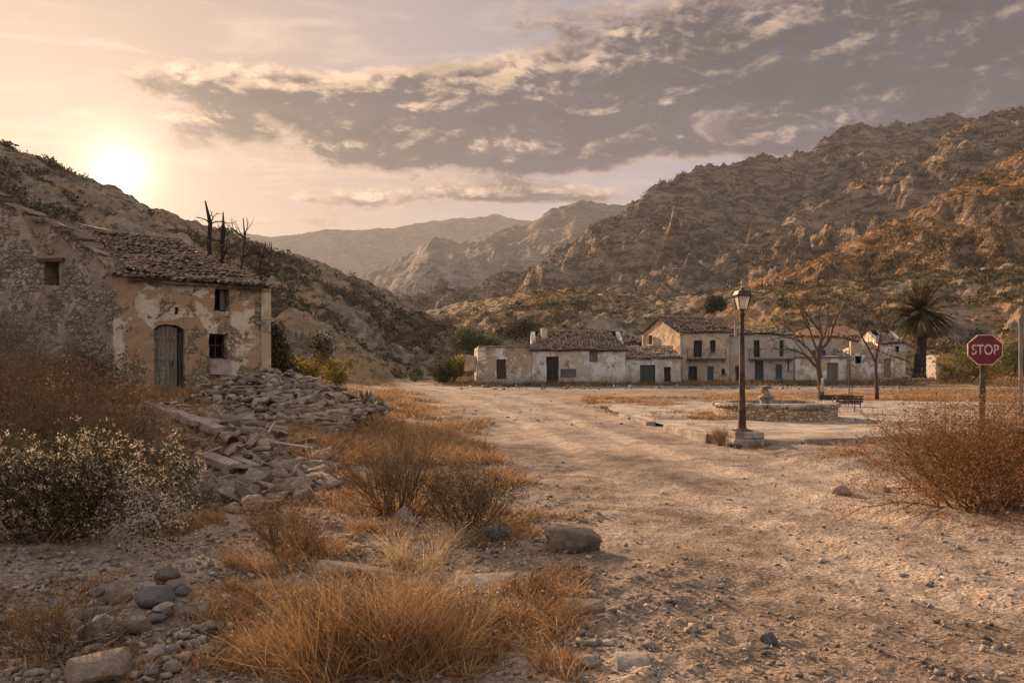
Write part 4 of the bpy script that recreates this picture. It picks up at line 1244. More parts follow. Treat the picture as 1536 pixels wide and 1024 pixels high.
        nrw = int((SLn + ov) / (tilesz * 1.5)) + 1
        V, f = tiles(E0 + d3 * (min(0, sh * SLn)), d3, up3, nr, int((wid + abs(sh * SLn)) / tilesz), nrw, tilesz, tilesz * 1.95, lambda s, t, k_, r: keep(s + min(0, sh * SLn), t, k_, r), 3, 0.03, sagf, seed)
        S, T = np.meshgrid(np.linspace(0, 1, 26), np.linspace(0.02, 1, 12), indexing='ij')
        t_ = T * (SLn + ov - 0.05); a0 = sh * t_ + hip * t_ + 0.02; a1 = wid - hip * t_
        if sh: a1 = a1 + 0 * t_
        s_ = a0 + (a1 - a0) * S
        P = np.stack([E0[i] + d3[i] * s_ + up3[i] * t_ for i in range(3)], -1); P[..., 2] += sagf(s_, t_) - 0.05
        P = P.reshape(-1, 3); ff = grid_faces(26, 12)
        parts_V = [P, P - np.array([0, 0, 0.09])]; parts_F = [ff, ff[:, ::-1] + len(P)]
        if roof == 'gable':                       # the far slope, hidden but real
            bk = np.array([[*(V3(A + sv / 2, ez + rt + 0.02) - d3 * ov)], [*(V3(B_ - n * dep / 2, ez + rt + 0.02) + d3 * ov)], [*(V3(B2, ez - 0.0) + d3 * ov)], [*(V3(A2, ez - 0.0) - d3 * ov)]])
            parts_V.append(bk); parts_F.append(np.array([[0, 1, 2, 3]]) + 2 * len(P))
        rb = np_obj('roof', np.concatenate(parts_V), np.concatenate(parts_F), 'roof_bed', root)
        np_obj('roof_tile', V, f, roofmat, root, parent=rb)
        if hip == 0.0 or True:
            b = Buf(); s = sh * SLn + hip * SLn
            while s < wid - hip * SLn - 0.2:
                p = E0 + d3 * s + up3 * (SLn + ov - 0.05); p.z += float(sagf(s, SLn)) + 0.03 + random.uniform(-.02, .02)
                b.tube([p, p + d3 * 0.44], [0.13, 0.10], 6, False); s += 0.36
            if b.n: b.obj('ridge_tile', MATS[roofmat], root, parent=rb)
    else:
        b = Buf()
        k = 14
        c = [V3(A - n * 0.35, ez - 0.22), V3(B_ - n * 0.35, ez - 0.22), V3(B2, ez - 0.22), V3(A2, ez - 0.22)]
        b.add(c + [v - Vector((0, 0, .15)) for v in c], [(0, 1, 2, 3), (7, 6, 5, 4), (0, 4, 5, 1), (1, 5, 6, 2), (2, 6, 7, 3), (3, 7, 4, 0)])
        b.obj('roof', MATS['roof_bed'], root)
    return root, P_, sof, zof

# rough flat-roofed end house
r_, P_, sof, zof = house('village_house', 'low whitewashed ruin with broken flat roof and a dark narrow door, end of the row', 69, 717, 797, 521, 'mottled_white_plaster', 5.5, None,
    [('door', 745, 759, 538.5, 568, 'old_wood')], topf=[(700, 519), (720, 519), (745, 521), (770, 521), (797, 520), (810, 520)], seed=3, D1=69.5)
b = Buf()
for i in range(9):
    s = i * 0.52; b.box(P_(s + 0.24, zof(519.0) + random.uniform(-.02, .03), -0.1), (0.50, 0.7, 0.08), Matrix.Rotation(random.uniform(-.05, .05), 3, 'Y'), 0.02)
b.obj('coping', MATS['kerb_stone'], r_)
# tiled hip-roofed house
r_, P_, sof, zof = house('village_house', 'low white and ochre house under a ribbed brown tile hip roof, taller dark doorway', 69.6, 797.5, 938, 524, 'stained_white_plaster', 7.0, 'gable',
    [('window', 819.5, 838, 534.5, 575, 'brown_wood'), ('open', 884, 896.5, 525.6, 543, None)], ridge=1.72, hip=0.32, seed=5, tilesz=0.27, gone=0.75, roofsag=0.06)
b = Buf(); s0, s1 = sof(884), sof(896.5)
b.box(P_((s0 + s1) / 2, (zof(543) + zof(525.8)) / 2, -0.16), (s1 - s0 - 0.03, 0.12, zof(525.8) - zof(543) - 0.03), None, 0.01)
b.obj('blocked_opening', MATS['rubble_stone'], r_)
b = Buf(); s0, s1 = sof(841), sof(864)
b.box(P_((s0 + s1) / 2, (zof(566) + zof(553)) / 2, 0.02), (s1 - s0, 0.05, zof(553) - zof(566)), None, 0.02)
b.obj('grey_patch', MATS['dark_stone'], r_)
b = Buf(); b.box(P_(sof(817.5), zof(508), -2.2), (0.5, 0.5, 2.0), None, 0.04)
b.obj('chimney_stub', MATS['yellow_plaster'], r_)
# lean-to annex
house('lean_to_house', 'low white lean-to with a wide dark double door under a sunlit reddish tile roof', 70.5, 938.5, 1021, 536.5, 'stained_white_plaster', 5.2, 'mono',
    [('door', 960, 983, 547, 577, 'green_wood'), ('window', 996, 1006.5, 550, 573, 'brown_wood')], ridge=1.05, seed=7, tilesz=0.25, gone=0.62, roofmat='pale_roof_tile')
# ochre two-storey house, its blank gable towards the low sun
ro, Po, sofo, zofo = house('two_storey_house', 'yellow ochre two-storey house with blank plaster gable and a thin iron balcony', 76, 1020.5, 1094, 497, 'yellow_plaster', 7.0, 'gable',
    [('french_window', 1040.5, 1053.5, 510, 536, 'brown_wood'), ('window', 1065, 1073.5, 510, 528, 'brown_wood'), ('window', 1032.5, 1046, 549, 573, 'green_wood'), ('door', 1061, 1070.5, 549, 572.5, 'blue_wood'), ('window', 1082, 1090, 552.5, 562, 'brown_wood')],
    side_vec=Vector((-2.5, 7.0)), ridge=1.45, seed=9, tilesz=0.27, gone=0.35, roofsag=0.16, balconies=[(1030, 1088, 537.5, 0.85, 0.55)])
b = Buf()
b.box((13.95, 81.0, zofo(507)), (0.5, 0.35, 0.9), Matrix.Rotation(-1.2, 3, 'Z')); b.obj('blocked_window', MATS['brown_wood'], ro)
# grey two-storey house with long balcony
house('two_storey_house', 'grey two-storey house with a long dark balcony and a blue door, roof edge in rubble', 77, 1094.5, 1190, 500, 'grey_plaster', 7.0, 'gable',
    [('door', 1103, 1109.5, 549, 575, 'old_wood'), ('french_window', 1131, 1140, 510, 535.5, 'green_wood'), ('french_window', 1169.5, 1175.5, 510, 535, 'green_wood'), ('door', 1132, 1145, 541, 572, 'green_wood'), ('door', 1163.5, 1173, 546, 569, 'blue_wood'), ('window', 1181, 1189.4, 538, 555, 'brown_wood')],
    ridge=0.75, seed=12, tilesz=0.27, gone=0.12, roofsag=0.18, roofmat='pale_roof_tile', balconies=[(1122, 1189.5, 537.5, 0.9, 0.7)])
# terrace house with setback
r6, P6, s6, z6 = house('terrace_house', 'white low house with parapet terrace and tall pale double door behind the bare tree', 78, 1191, 1276, 534.5, 'white_plaster', 8.0, None,
    [('door', 1240.5, 1257.5, 544, 574, 'grey_wood')], seed=15)
b = Buf(); b.box(P6((s6(1191) + s6(1276)) / 2, z6(535.5), 0.06), (s6(1276) - s6(1191) - .02, 0.22, 0.12), None, 0.02); b.obj('ledge', MATS['dark_stone'], r6)
b = Buf(); wall(b, (P6(0, 0, -3.2).x, 81.2), (P6(s6(1272), 0, 0).x + 1.0, 81.2), 2.0, lambda s: 4.15 + 0.1 * math.sin(s * 3), [(2.55, 4.4, 2.3, 3.3)], 0.3, 0.4, 0.03, 0.03, seed=2)
b.obj('upper_storey', MATS['grey_plaster'], r6)
b = Buf(); b.box((P6(s6(1252), 0, 0).x, 81.6, 3.0), (1.8, 0.1, 1.1)); b.obj('boarded_opening', MATS['grey_wood'], r6)
# orange shed behind, sloping broken roof
house('village_house', 'orange plastered gable rising behind the terrace house', 86, 1188, 1292, 505, 'orange_plaster', 6.0, 'mono', (), seed=21, ridge=0.8, tilesz=0.28, topf=[(1188, 506), (1200, 496), (1230, 489), (1270, 489), (1292, 500)], gone=0.2)
r7, P7, s7, z7 = house('collapsed_house', 'ruined white house with collapsed roof, small square window hole and broken orange parapet', 77, 1276.5, 1343, 522, 'mottled_white_plaster', 7.5, None,
    [('open', 1282, 1293, 534, 545, None), ('open', 1326, 1336, 538, 566, None)], topf=[(1270, 512), (1279, 511), (1281, 514), (1306, 512), (1309, 519), (1322, 521), (1343, 529)], seed=18)
b = Buf(); b.box(P7(s7(1331), z7(552.5), -0.2), (s7(1336) - s7(1326) - 0.03, 0.2, z7(538) - z7(566) - 0.03), None, 0.01)
b.obj('blocked_opening', MATS['rubble_stone'], r7)
bt = Buf()
for i in range(11):
    s = s7(1279) + i * 0.36
    p0 = P7(s + random.uniform(-.1, .1), z7(500) - 0.15 * i - random.uniform(0, .2), -3.4 + random.uniform(-.6, .6)); p1 = P7(s + 1.9, z7(523) - 0.13 * i, 0.1)
    bt.tube([p0, (p0 + p1) / 2 + Vector((0, 0, random.uniform(-.12, .12))), p1], [0.07, 0.06, 0.06], 5)
bt.obj('fallen_rafter', MATS['old_wood'], r7)
Vt, ft = tiles(Vector(P7(0.2, z7(499), -3.6)), Vector((1, 0, -0.32)).normalized(), Vector((0, 0.95, 0.2)).normalized(), Vector((0.3, -.2, .93)).normalized(), 17, 5, 0.27, 0.5, lambda s, t, k, r: r.uniform(size=len(s)) > 0.25, 3, 0.06, None, 4)
np_obj('roof_tile', Vt, ft, 'pale_roof_tile', r7)
house('village_house', 'small grey white house with one black window, standing behind the collapsed roof', 90, 1318, 1358, 514, 'white_plaster', 6, 'gable',
    [('window', 1343.5, 1349, 519, 528, 'old_wood')], seed=24, ridge=1.5, tilesz=0.3, gone=0.2, hip=0.5, roofmat='pale_roof_tile')
house('ruined_hut', 'roofless pale hut half sunk in scrub beyond the palm', 92, 1404, 1432, 533, 'grey_plaster', 4, None, (), seed=27, topf=[(1400, 538), (1408, 533), (1428, 532), (1434, 537)], cat='hut', group=None)
b = Buf(); b.box(at(706, 545, 71) , (1.0, 0.5, 1.35), Matrix.Rotation(0.12, 3, 'Y'), 0.06)
tag(b.obj('wall_stump', MATS['yellow_plaster']), 'yellow plastered stump of wall leaning by the end house', 'wall')

def drainpipe(r, P_, s, z0, z1):
    b = Buf(); b.tube([P_(s, z0, 0.09), P_(s + 0.02, (z0 + z1) / 2, 0.10), P_(s, z1 - 0.2, 0.09), P_(s + 0.06, z1, 0.2)], 0.05, 6)
    b.obj('drainpipe', MATS['steel'], r)
drainpipe(ro, Po, 0.18, 0.2, zofo(499)); drainpipe(r6, P6, s6(1191.6), 0.3, z6(536))
b = Buf(); a0, a1 = Po(0.3, zofo(540), 0.14), Po(4.7, zofo(541), 0.14)
b.tube([a0.lerp(a1, t) + Vector((0, 0, -0.5 * t * (1 - t))) for t in np.linspace(0, 1, 9)], 0.015, 4); b.obj('cable', MATS['dark_metal'], ro)
# ------------------------------------------------------------------ plaza paving
def plaza():
    P = np.array(PLAZA); m = len(P); c = P.mean(axis=0)
    rings = [0.02, 0.2, 0.4, 0.6, 0.75, 0.87, 0.95, 0.985]
    V, Fs = [], []
    for k, t in enumerate(rings):
        q = c + (P - c) * t
        z = 0.125 - 0.075 * sstep(q[:, 1], 17.5, 22) + 0.015 * fbm(q[:, 0], q[:, 1], 1.4, 3)
        V += [(a, b_, d_) for (a, b_), d_ in zip(q, z)]
    for k in range(len(rings) - 1):
        for i in range(m):
            j = (i + 1) % m
            Fs.append((k * m + i, k * m + j, (k + 1) * m + j, (k + 1) * m + i))
    V = np.array(V)
    me = fast_mesh('plaza_paving', V, np.array(Fs), smooth=True)
    link('plaza_paving', me, MATS['paving'], kind='structure')
    # kerb: worn stones end to end along the edge
    b = Buf(); i = 0; rr = random.Random(4)
    pts = [Vector((p[0], p[1], 0)) for p in PLAZA] + [Vector((PLAZA[0][0], PLAZA[0][1], 0))]
    acc = []; 
    for a, q in zip(pts[:-1], pts[1:]):
        k = max(1, int((q - a).length / 0.1)); acc += [a + (q - a) * j / k for j in range(k)]
    st = 0
    while st < len(acc) - 12:
        ln = rr.randint(6, 12); a, q = acc[st], acc[min(st + ln, len(acc) - 1)]
        L = (q - a).length
        if rr.random() > (0.10 if a.y < 18.5 and 3 < a.x < 14 else 0.72) and L > 0.1:
            mid = (a + q) / 2; ang = math.atan2(q.y - a.y, q.x - a.x)
            zz = 0.035 - 0.07 * float(sstep(mid.y, 18, 22)) + rr.uniform(-.03, .012)
            b.box((mid.x, mid.y, zz), (L * 0.97, 0.26 + rr.uniform(-.05, .05), 0.24), Matrix.Rotation(ang + rr.uniform(-.05, .05), 3, 'Z') @ Matrix.Rotation(rr.uniform(-.05, .05), 3, 'X'), 0.018)
        st += ln
    o = b.obj('plaza_kerb', MATS['kerb_stone'], kind='structure')
    bv = o.modifiers.new('edge', 'BEVEL'); bv.width = 0.02; bv.segments = 2
plaza()

# ------------------------------------------------------------------ fountain
def fountain():
    c = Vector((FOUNTAIN.x, FOUNTAIN.y, 0.0))
    t = thing('stone_fountain', c, 'round dry stone fountain basin with pale rim and a worn carved pedestal', 'fountain')
    Rr, sd = 1.80, 64
    def ringf(prof, jit):
        b = Buf(); b.lathe(c, prof, sd, jit); return b
    b = Buf(); b.lathe(c, [(Rr, -0.1), (Rr * 1.0, 0.15), (Rr * 0.995, 0.40), (Rr - 0.32, 0.40), (Rr - 0.34, 0.1), (Rr - 0.34, -0.05)], 48, 0.006)
    b.obj('basin_wall', MATS['fountain_masonry'], t)
    b = Buf()
    k = 22
    for i in range(k):                           # coping stones end to end
        a0, a1 = 2 * math.pi * i / k + 0.010, 2 * math.pi * (i + 1) / k - 0.010
        V = []
        dz = random.uniform(-.012, .012); dr = random.uniform(-.02, .02)
        for a in np.linspace(a0, a1, 4):
            for (r, z) in ((Rr - 0.38 + dr, 0.403), (Rr + 0.06 + dr, 0.404), (Rr + 0.085 + dr, 0.46 + dz), (Rr + 0.05 + dr, 0.52 + dz), (Rr - 0.36 + dr, 0.53 + dz)):
                V.append(c + Vector((r * math.cos(a), r * math.sin(a), z)))
        Fs = []
        for s in range(3):
            for j in range(5): Fs.append((s * 5 + j, (s + 1) * 5 + j, (s + 1) * 5 + (j + 1) % 5, s * 5 + (j + 1) % 5))
        Fs += [(0, 1, 2, 3, 4), (19, 18, 17, 16, 15)]
        b.add(V, Fs)
    b.obj('rim', MATS['worn_limestone'], t)
    b = Buf(); b.lathe(c, [(0.0, 0.07), (0.8, 0.06), (Rr - 0.33, 0.055)], 40); b.obj('basin_floor', MATS['dark_stone'], t)
    pc = c + Vector((-0.18, 0.25, 0))
    b = Buf(); b.lathe(pc, [(0.29, 0.06), (0.30, 0.30), (0.25, 0.34), (0.20, 0.46), (0.20, 0.54), (0.24, 0.62), (0.26, 0.66), (0.25, 0.70), (0.15, 0.72)], 14, 0.05)
    b.obj('pedestal', MATS['worn_limestone'], t, smooth=True)
    # worn carved figure: a crouched lump with a head
    b = Buf(); b.lathe(pc, [(0.12, 0.70), (0.125, 0.76), (0.095, 0.82), (0.055, 0.88), (0.075, 0.93), (0.11, 0.965), (0.13, 0.985), (0.06, 1.01), (0.03, 1.05), (0.0, 1.07)], 12, 0.10)
    b.tube([pc + Vector((0.08, 0, 0.96)), pc + Vector((0.17, 0, 0.965)), pc + Vector((0.22, 0, 0.945))], [0.045, 0.03, 0.012], 6)
    b.tube([pc + Vector((-0.09, 0, 0.80)), pc + Vector((-0.12, 0, 0.88)), pc + Vector((-0.06, 0, 0.95))], [0.05, 0.045, 0.03], 6)
    b.obj('carved_finial', MATS['worn_limestone'], t, smooth=True)
fountain()

# ------------------------------------------------------------------ street lamp
def lamp():
    Y = 16.2; x = (1113 - 768) / F * Y; z0 = 0.0
    k = Y / F
    Z = lambda py: CAMZ + (HZ - py) * k
    t = thing('street_lamp', (x, Y, z0), 'rusty iron lamp post with a square lantern on a stone block by the fountain', 'street lamp')
    b = Buf(); b.box((x + 0.06, Y, (Z(668) + Z(657)) / 2 - 0.08), (0.64, 0.60, Z(657) - Z(668) + 0.16), None, 0.02)
    o = b.obj('lower_block', MATS['kerb_stone'], t); bv = o.modifiers.new('e', 'BEVEL'); bv.width = 0.03; bv.segments = 2
    b = Buf(); b.box((x + 0.09, Y, (Z(657) + Z(646)) / 2 + 0.003), (0.58, 0.52, Z(646) - Z(657)), None, 0.015)
    o = b.obj('plinth', MATS['worn_limestone'], t); bv = o.modifiers.new('e', 'BEVEL'); bv.width = 0.025; bv.segments = 2
    c = Vector((x, Y, 0))
    b = Buf(); b.lathe(c, [(0.21, Z(646) + 0.004), (0.21, Z(644.2)), (0.14, Z(643.6)), (0.085, Z(641)), (0.080, Z(632)), (0.072, Z(617)), (0.088, Z(616)), (0.088, Z(614)), (0.070, Z(613)), (0.066, Z(602)), (0.080, Z(601)), (0.080, Z(599.5)), (0.062, Z(598.5)), (0.045, Z(474)), (0.060, Z(473)), (0.060, Z(470)), (0.035, Z(468.5)), (0.030, Z(465))], 20)
    b.obj('pole', MATS['rusty_metal'], t, smooth=False)
    b = Buf()
    b.box((x - 0.13, Y - 0.0, Z(492)), (0.05, 0.02, 0.32)); b.box((x - 0.085, Y, Z(500)), (0.08, 0.03, 0.02)); b.box((x - 0.085, Y, Z(484)), (0.08, 0.03, 0.02))
    b.obj('plate', MATS['pink_stone'], t)
    rot = math.pi / 4 + 0.10
    b = Buf(); b.lathe(c, [(0.03, Z(465.5)), (0.105, Z(464.5)), (0.105, Z(463.5))], 4, 0, rot)
    for i in range(4):
        a = rot + i * math.pi / 2
        p0 = c + Vector((0.105 * math.cos(a), 0.105 * math.sin(a), Z(464))); p1 = c + Vector((0.185 * math.cos(a), 0.185 * math.sin(a), Z(444)))
        b.tube([p0, p1], 0.011, 5)
    b.lathe(c, [(0.235, Z(444.5)), (0.245, Z(443.2)), (0.20, Z(442)), (0.155, Z(436.5)), (0.10, Z(435.6)), (0.06, Z(435)), (0.045, Z(433.5)), (0.055, Z(432.5)), (0.02, Z(431.5)), (0.012, Z(429.3)), (0.0, Z(429))], 4, 0, rot)
    b.obj('lantern_frame', MATS['dark_metal'], t)
    b = Buf(); b.lathe(c, [(0.098, Z(463.2)), (0.176, Z(444.8))], 4, 0, rot)
    b.obj('lantern_glass', MATS['milk_glass'], t)
lamp()

# ------------------------------------------------------------------ stop sign
def text_mesh(name, body, size, depth):
    cu = bpy.data.curves.new(name, 'FONT'); cu.body = body; cu.size = size; cu.extrude = depth; cu.align_x = 'CENTER'; cu.align_y = 'CENTER'; cu.offset = size * 0.012
    o = bpy.data.objects.new(name, cu); COL.objects.link(o)
    dg = bpy.context.evaluated_depsgraph_get(); dg.update()
    me = bpy.data.meshes.new_from_object(o.evaluated_get(dg)); bpy.data.objects.remove(o)
    me.name = name
    return me
def stop_sign():
    Y = 16.0; c = at(1477.5, 524.5, Y); k = Y / F
    g = gz(c.x, Y)
    t = thing('stop_sign', (c.x - 0.03, Y, g), 'scratched red octagonal road sign reading STOP on a rough grey pole', 'road sign')
    hw, hh = 26.3 * k, 22.6 * k
    def octa(s, yo):
        a = 0.414
        return [Vector((c.x + sx * hw * s, Y + yo, c.z + sz * hh * s)) for sx, sz in ((-a, -1), (a, -1), (1, -a), (1, a), (a, 1), (-a, 1), (-1, a), (-1, -a))]
    def plate(s, y0, y1):
        b = Buf(); A = octa(s, y0); Bk = octa(s, y1)
        b.add(A + Bk, [tuple(range(8)), tuple(range(15, 7, -1))] + [(i, i + 8, (i + 1) % 8 + 8, (i + 1) % 8) for i in range(8)])
        return b
    b1 = plate(1.0, -0.008, 0.008); b1.obj('plate', MATS['sign_white'], t)
    b2 = plate(0.945, -0.012, -0.008); b2.obj('sign_face', MATS['sign_red'], t)
    me = text_mesh('lettering', 'STOP', 0.33, 0.002)
    xs = [v.co.x for v in me.vertices]; ys = [v.co.y for v in me.vertices]
    w_, h_ = max(xs) - min(xs), max(ys) - min(ys); cx, cy = (max(xs) + min(xs)) / 2, (max(ys) + min(ys)) / 2
    tw, th = 41.0 * k, 15.5 * k
    for v in me.vertices:
        x_, y_, z_ = v.co
        v.co = ((x_ - cx) / w_ * tw + c.x - t.location.x, -0.0145 - z_ , (y_ - cy) / h_ * th + c.z - t.location.z + 0.005)
    link('lettering', me, MATS['sign_white'], t)
    b = Buf()
    top = at(1478, 545, Y + 0.05)
    b.tube([(c.x - 0.035, Y + 0.05, g - 0.2), (c.x - 0.028, Y + 0.05, 0.7), (c.x - 0.018, Y + 0.055, 1.3), (c.x, Y + 0.06, c.z - 0.10), (c.x + 0.0, Y + 0.06, c.z + 0.22)], [0.066, 0.058, 0.060, 0.055, 0.045], 10)
    b.obj('pole', MATS['bark'], t, smooth=True)
    b = Buf()
    for dz in (-0.12, 0.12): b.box((c.x, Y + 0.03, c.z + dz), (0.13, 0.05, 0.03))
    b.obj('clamp', MATS['rusty_metal'], t)
stop_sign()

# ------------------------------------------------------------------ benches, posts
def bench(name, label, px, pyb, Y, W_, Hh, seat_h, yaw, slats=3):
    c = Vector(((px - 768) / F * Y, Y, 0.055)); t = thing(name, c, label, 'bench')
    M = Matrix.Rotation(yaw, 3, 'Z')
    P = lambda x, y, z: c + M @ Vector((x, y, z))
    b = Buf()
    for i in range(slats): b.box(P(0, 0.02 + 0.11 * i, seat_h + 0.005 * i), (W_, 0.085, 0.03), M)
    b.obj('seat', MATS['brown_wood'], t)
    b = Buf()
    for i in range(3): b.box(P(0, -0.10 - 0.03 * i, seat_h + (Hh - seat_h) * (0.28 + 0.34 * i)), (W_ * 1.04, 0.025, 0.065 if i < 2 else 0.05), M)
    b.obj('backrest', MATS['old_wood'], t)
    for sx in (-1, 1):
        x = sx * (W_ / 2 - 0.06)
        b = Buf()
        b.tube([P(x, 0.32, 0), P(x, 0.28, seat_h * 0.5), P(x, 0.30, seat_h - 0.01)], 0.018, 6)
        b.tube([P(x, -0.22, 0), P(x, -0.07, seat_h * 0.5), P(x, -0.06, seat_h), P(x, -0.14, Hh)], 0.018, 6)
        b.tube([P(x, -0.06, seat_h - 0.02), P(x, 0.30, seat_h - 0.02)], 0.015, 6)
        b.tube([P(x, -0.12, seat_h + 0.2), P(x, 0.1, seat_h + 0.22), P(x, 0.28, seat_h + 0.18), P(x, 0.30, seat_h)], 0.013, 6)
        b.obj('side_frame', MATS['dark_metal'], t)
bench('park_bench', 'dark slatted bench with curved iron legs beside the fountain', 1272, 620, 27.0, 0.92, 0.56, 0.30, 0.10)
bench('park_bench', 'low dark bench half hidden between fountain and first bench', 1254, 606, 31.5, 1.25, 0.42, 0.26, -0.12)
def post(px, y0, y1, Y, rad, label):
    a = at(px, y0, Y); b = Buf(); gzz = 0.10
    b.tube([(a.x, Y, gzz), (a.x + 0.02, Y, (a.z + gzz) / 2), (a.x - 0.01, Y, a.z)], [rad * 1.3, rad, rad * 0.8], 8)
    b.tube([(a.x, Y, gzz), (a.x, Y, gzz + 0.12)], rad * 2.2, 8)
    tag(b.obj('thin_post', MATS['rusty_metal']), label, 'post')
post(1273.5, 501, 600, 34.5, 0.022, 'tall thin rusty post standing behind the bench')
post(1277.5, 566, 600, 35.0, 0.018, 'short thin rusty rod beside the taller post')
b = Buf(); g = at(1531, 560, 26); b.tube([(g.x, 26, gz(g.x, 26)), (g.x, 26, at(0, 474, 26).z)], [0.07, 0.06], 8); b.box((g.x + 0.02, 26, at(0, 476, 26).z), (0.16, 0.16, 0.06)); b.box((g.x - 0.01, 25.9, at(0, 482, 26).z), (0.25, 0.04, 0.16))
tag(b.obj('wooden_post', MATS['grey_wood']), 'weathered post with a board at the edge of the plaza by the road sign', 'post')
# ------------------------------------------------------------------ trees
def bare_tree(name, label, px, pyb, Y, height, trunk_pts, seed, limbs, r0=0.14, barkm='bark', levels=5, kids=3, spread=0.5, crown_L=1.0, group=None, cat='tree', up=0.10, z=None):
    """trunk_pts: offsets (x, y, z fraction, radius); limbs: (start fraction of trunk, direction, length, radius)"""
    x = (px - 768) / F * Y; z = gz(x, Y) if z is None else z
    t = thing(name, (x, Y, z), label, cat, group)
    r = np.random.default_rng(seed)
    b = Buf()
    pts = [Vector((x + a, Y + c, z - 0.15 if i == 0 else z + h * height)) for i, (a, c, h, q) in enumerate(trunk_pts)]
    b.tube(pts, [q for *_, q in trunk_pts], 9)
    b.obj('trunk', MATS[barkm], t, smooth=True)
    P, D, L, Rd = [], [], [], []
    for (fr, dr, ln, rd) in limbs:
        k = fr * (len(pts) - 1); i = min(int(k), len(pts) - 2)
        P.append(pts[i].lerp(pts[i + 1], k - i)); D.append(dr); L.append(ln); Rd.append(rd)
    segs, tips = grow(np.array([tuple(p) for p in P]), np.array(D, float), np.array(L), np.array(Rd), levels, kids, spread, r, shrink=0.68, rshrink=0.55, up=up, crook=0.22, parts=3, keep_main=0.5)
    segs[2] = np.maximum(segs[2], 0.006); segs[3] = np.maximum(segs[3], 0.005)
    np_obj('crown', *segs_mesh(segs, 5), barkm, t)
    return t
bare_tree('bare_tree', 'leafless spreading tree with forked crown and a white sheet on its trunk', 1231, 601, 37.0, 4.9,
    [(0, 0, 0, 0.17), (0.02, 0, 0.12, 0.13), (-0.03, 0, 0.25, 0.125), (-0.12, 0, 0.36, 0.12), (-0.05, 0.05, 0.50, 0.10), (0.08, 0.02, 0.66, 0.06)], 5,
    [(0.55, (-0.60, 0.1, 0.62), 1.35, 0.075), (0.62, (-0.62, -0.2, 0.85), 1.3, 0.07), (0.75, (-0.3, 0.4, 0.95), 1.3, 0.07), (0.8, (0.42, -0.1, 0.9), 1.3, 0.08), (0.95, (0.35, 0.3, 1.0), 1.3, 0.06), (1.0, (-0.25, 0.1, 1.0), 1.2, 0.055), (0.9, (0.62, 0.2, 0.7), 1.0, 0.05)], levels=5, kids=[3, 3, 2, 2], spread=0.42, up=0.10)
bare_tree('bare_tree', 'tall slim leafless tree with a Y fork behind the benches', 1315, 600, 38.0, 5.4,
    [(0.03, 0, 0, 0.11), (0.0, 0, 0.12, 0.085), (-0.04, 0, 0.26, 0.075), (-0.06, 0, 0.33, 0.075)], 9,
    [(1.0, (-0.16, 0.0, 1.0), 1.95, 0.060), (1.0, (0.22, 0.1, 1.0), 2.0, 0.060), (0.97, (-0.3, 0.3, 1.0), 1.3, 0.035), (0.97, (0.1, -0.2, 1.0), 1.5, 0.035)], levels=5, kids=[3, 3, 2, 2], spread=0.26, up=0.12)
b = Buf(); q = at(1233, 577, 36.85)
b.box(q, (0.11, 0.02, 0.62), Matrix.Rotation(0.06, 3, 'Y'), 0.02); b.box(q + Vector((-0.02, 0.0, -0.16)), (0.16, 0.025, 0.26), Matrix.Rotation(-0.1, 3, 'Y'), 0.02)
tag(b.obj('white_sheet', MATS['white_plaster']), 'small torn white sheet fixed to the trunk of the spreading bare tree', 'sheet')

def dead_trunk(px, Y, top, seed, r0, label, lean=0.0, n=5, leaf=False):
    x = (px - 768) / F * Y; z = 1.2; H = at(0, top, Y).z - z
    t = thing('dead_tree', (x, Y, z), label, 'dead tree', 'dead trees behind the farmhouse')
    r = np.random.default_rng(seed)
    b = Buf(); pts, rad = [], []
    for i in range(9):
        f_ = i / 8; pts.append((x + lean * H * f_ + r.normal(0, 0.055), Y + r.normal(0, 0.05), z + H * f_)); rad.append(r0 * (1 - 0.50 * f_) * r.uniform(0.7, 1.3) * (0.45 if i == 8 else 1))
    b.tube(pts, rad, 8); b.obj('trunk', MATS['dark_bark'], t)
    P = []; D = []; L = []; Rd = []
    for i in range(n + 8):
        k = r.integers(2, 8); P.append(pts[k]); a = r.uniform(0, 6.28); D.append((math.cos(a), math.sin(a) * 0.5, r.uniform(0.2, 0.9))); L.append(r.uniform(0.16, 0.52)); Rd.append(0.032)
    segs, tips = grow(P, D, L, Rd, 3, 2, 0.6, r, up=0.1, crook=0.3, parts=2)
    segs[2] = np.maximum(segs[2], 0.008); segs[3] = np.maximum(segs[3], 0.006)
    np_obj('crown', *segs_mesh(segs, 5), 'dark_bark', t)
    # burnt scrub clothing the foot
    Pt = np.array([[x, Y, z + H * 0.55]]) + r.normal(0, 1, (500, 3)) * np.array([0.22, 0.22, H * 0.13])
    np_obj('foliage', *leaf_quads(Pt, 0.07, r), 'brown_twig', t)
dead_trunk(315, 31.0, 302, 1, 0.12, 'tallest bare dead trunk above the farmhouse roof')
dead_trunk(325, 31.3, 318, 2, 0.11, 'dead trunk with ragged forked top beside the tallest one', 0.045, 7)
dead_trunk(334, 31.2, 338, 12, 0.06, 'thin short dead stem between the trunk pair and the crooked one', 0.0, 5)
dead_trunk(353, 30.6, 327, 3, 0.075, 'thin crooked dead trunk with a forked twig top', 0.05, 6)
dead_trunk(372, 30.3, 362, 4, 0.05, 'slender leaning dead stem with fine twigs above the roof eave', 0.12, 8)
dead_trunk(386, 30.0, 385, 6, 0.09, 'stubby dead trunk nearest the roof corner', 0.04, 3)

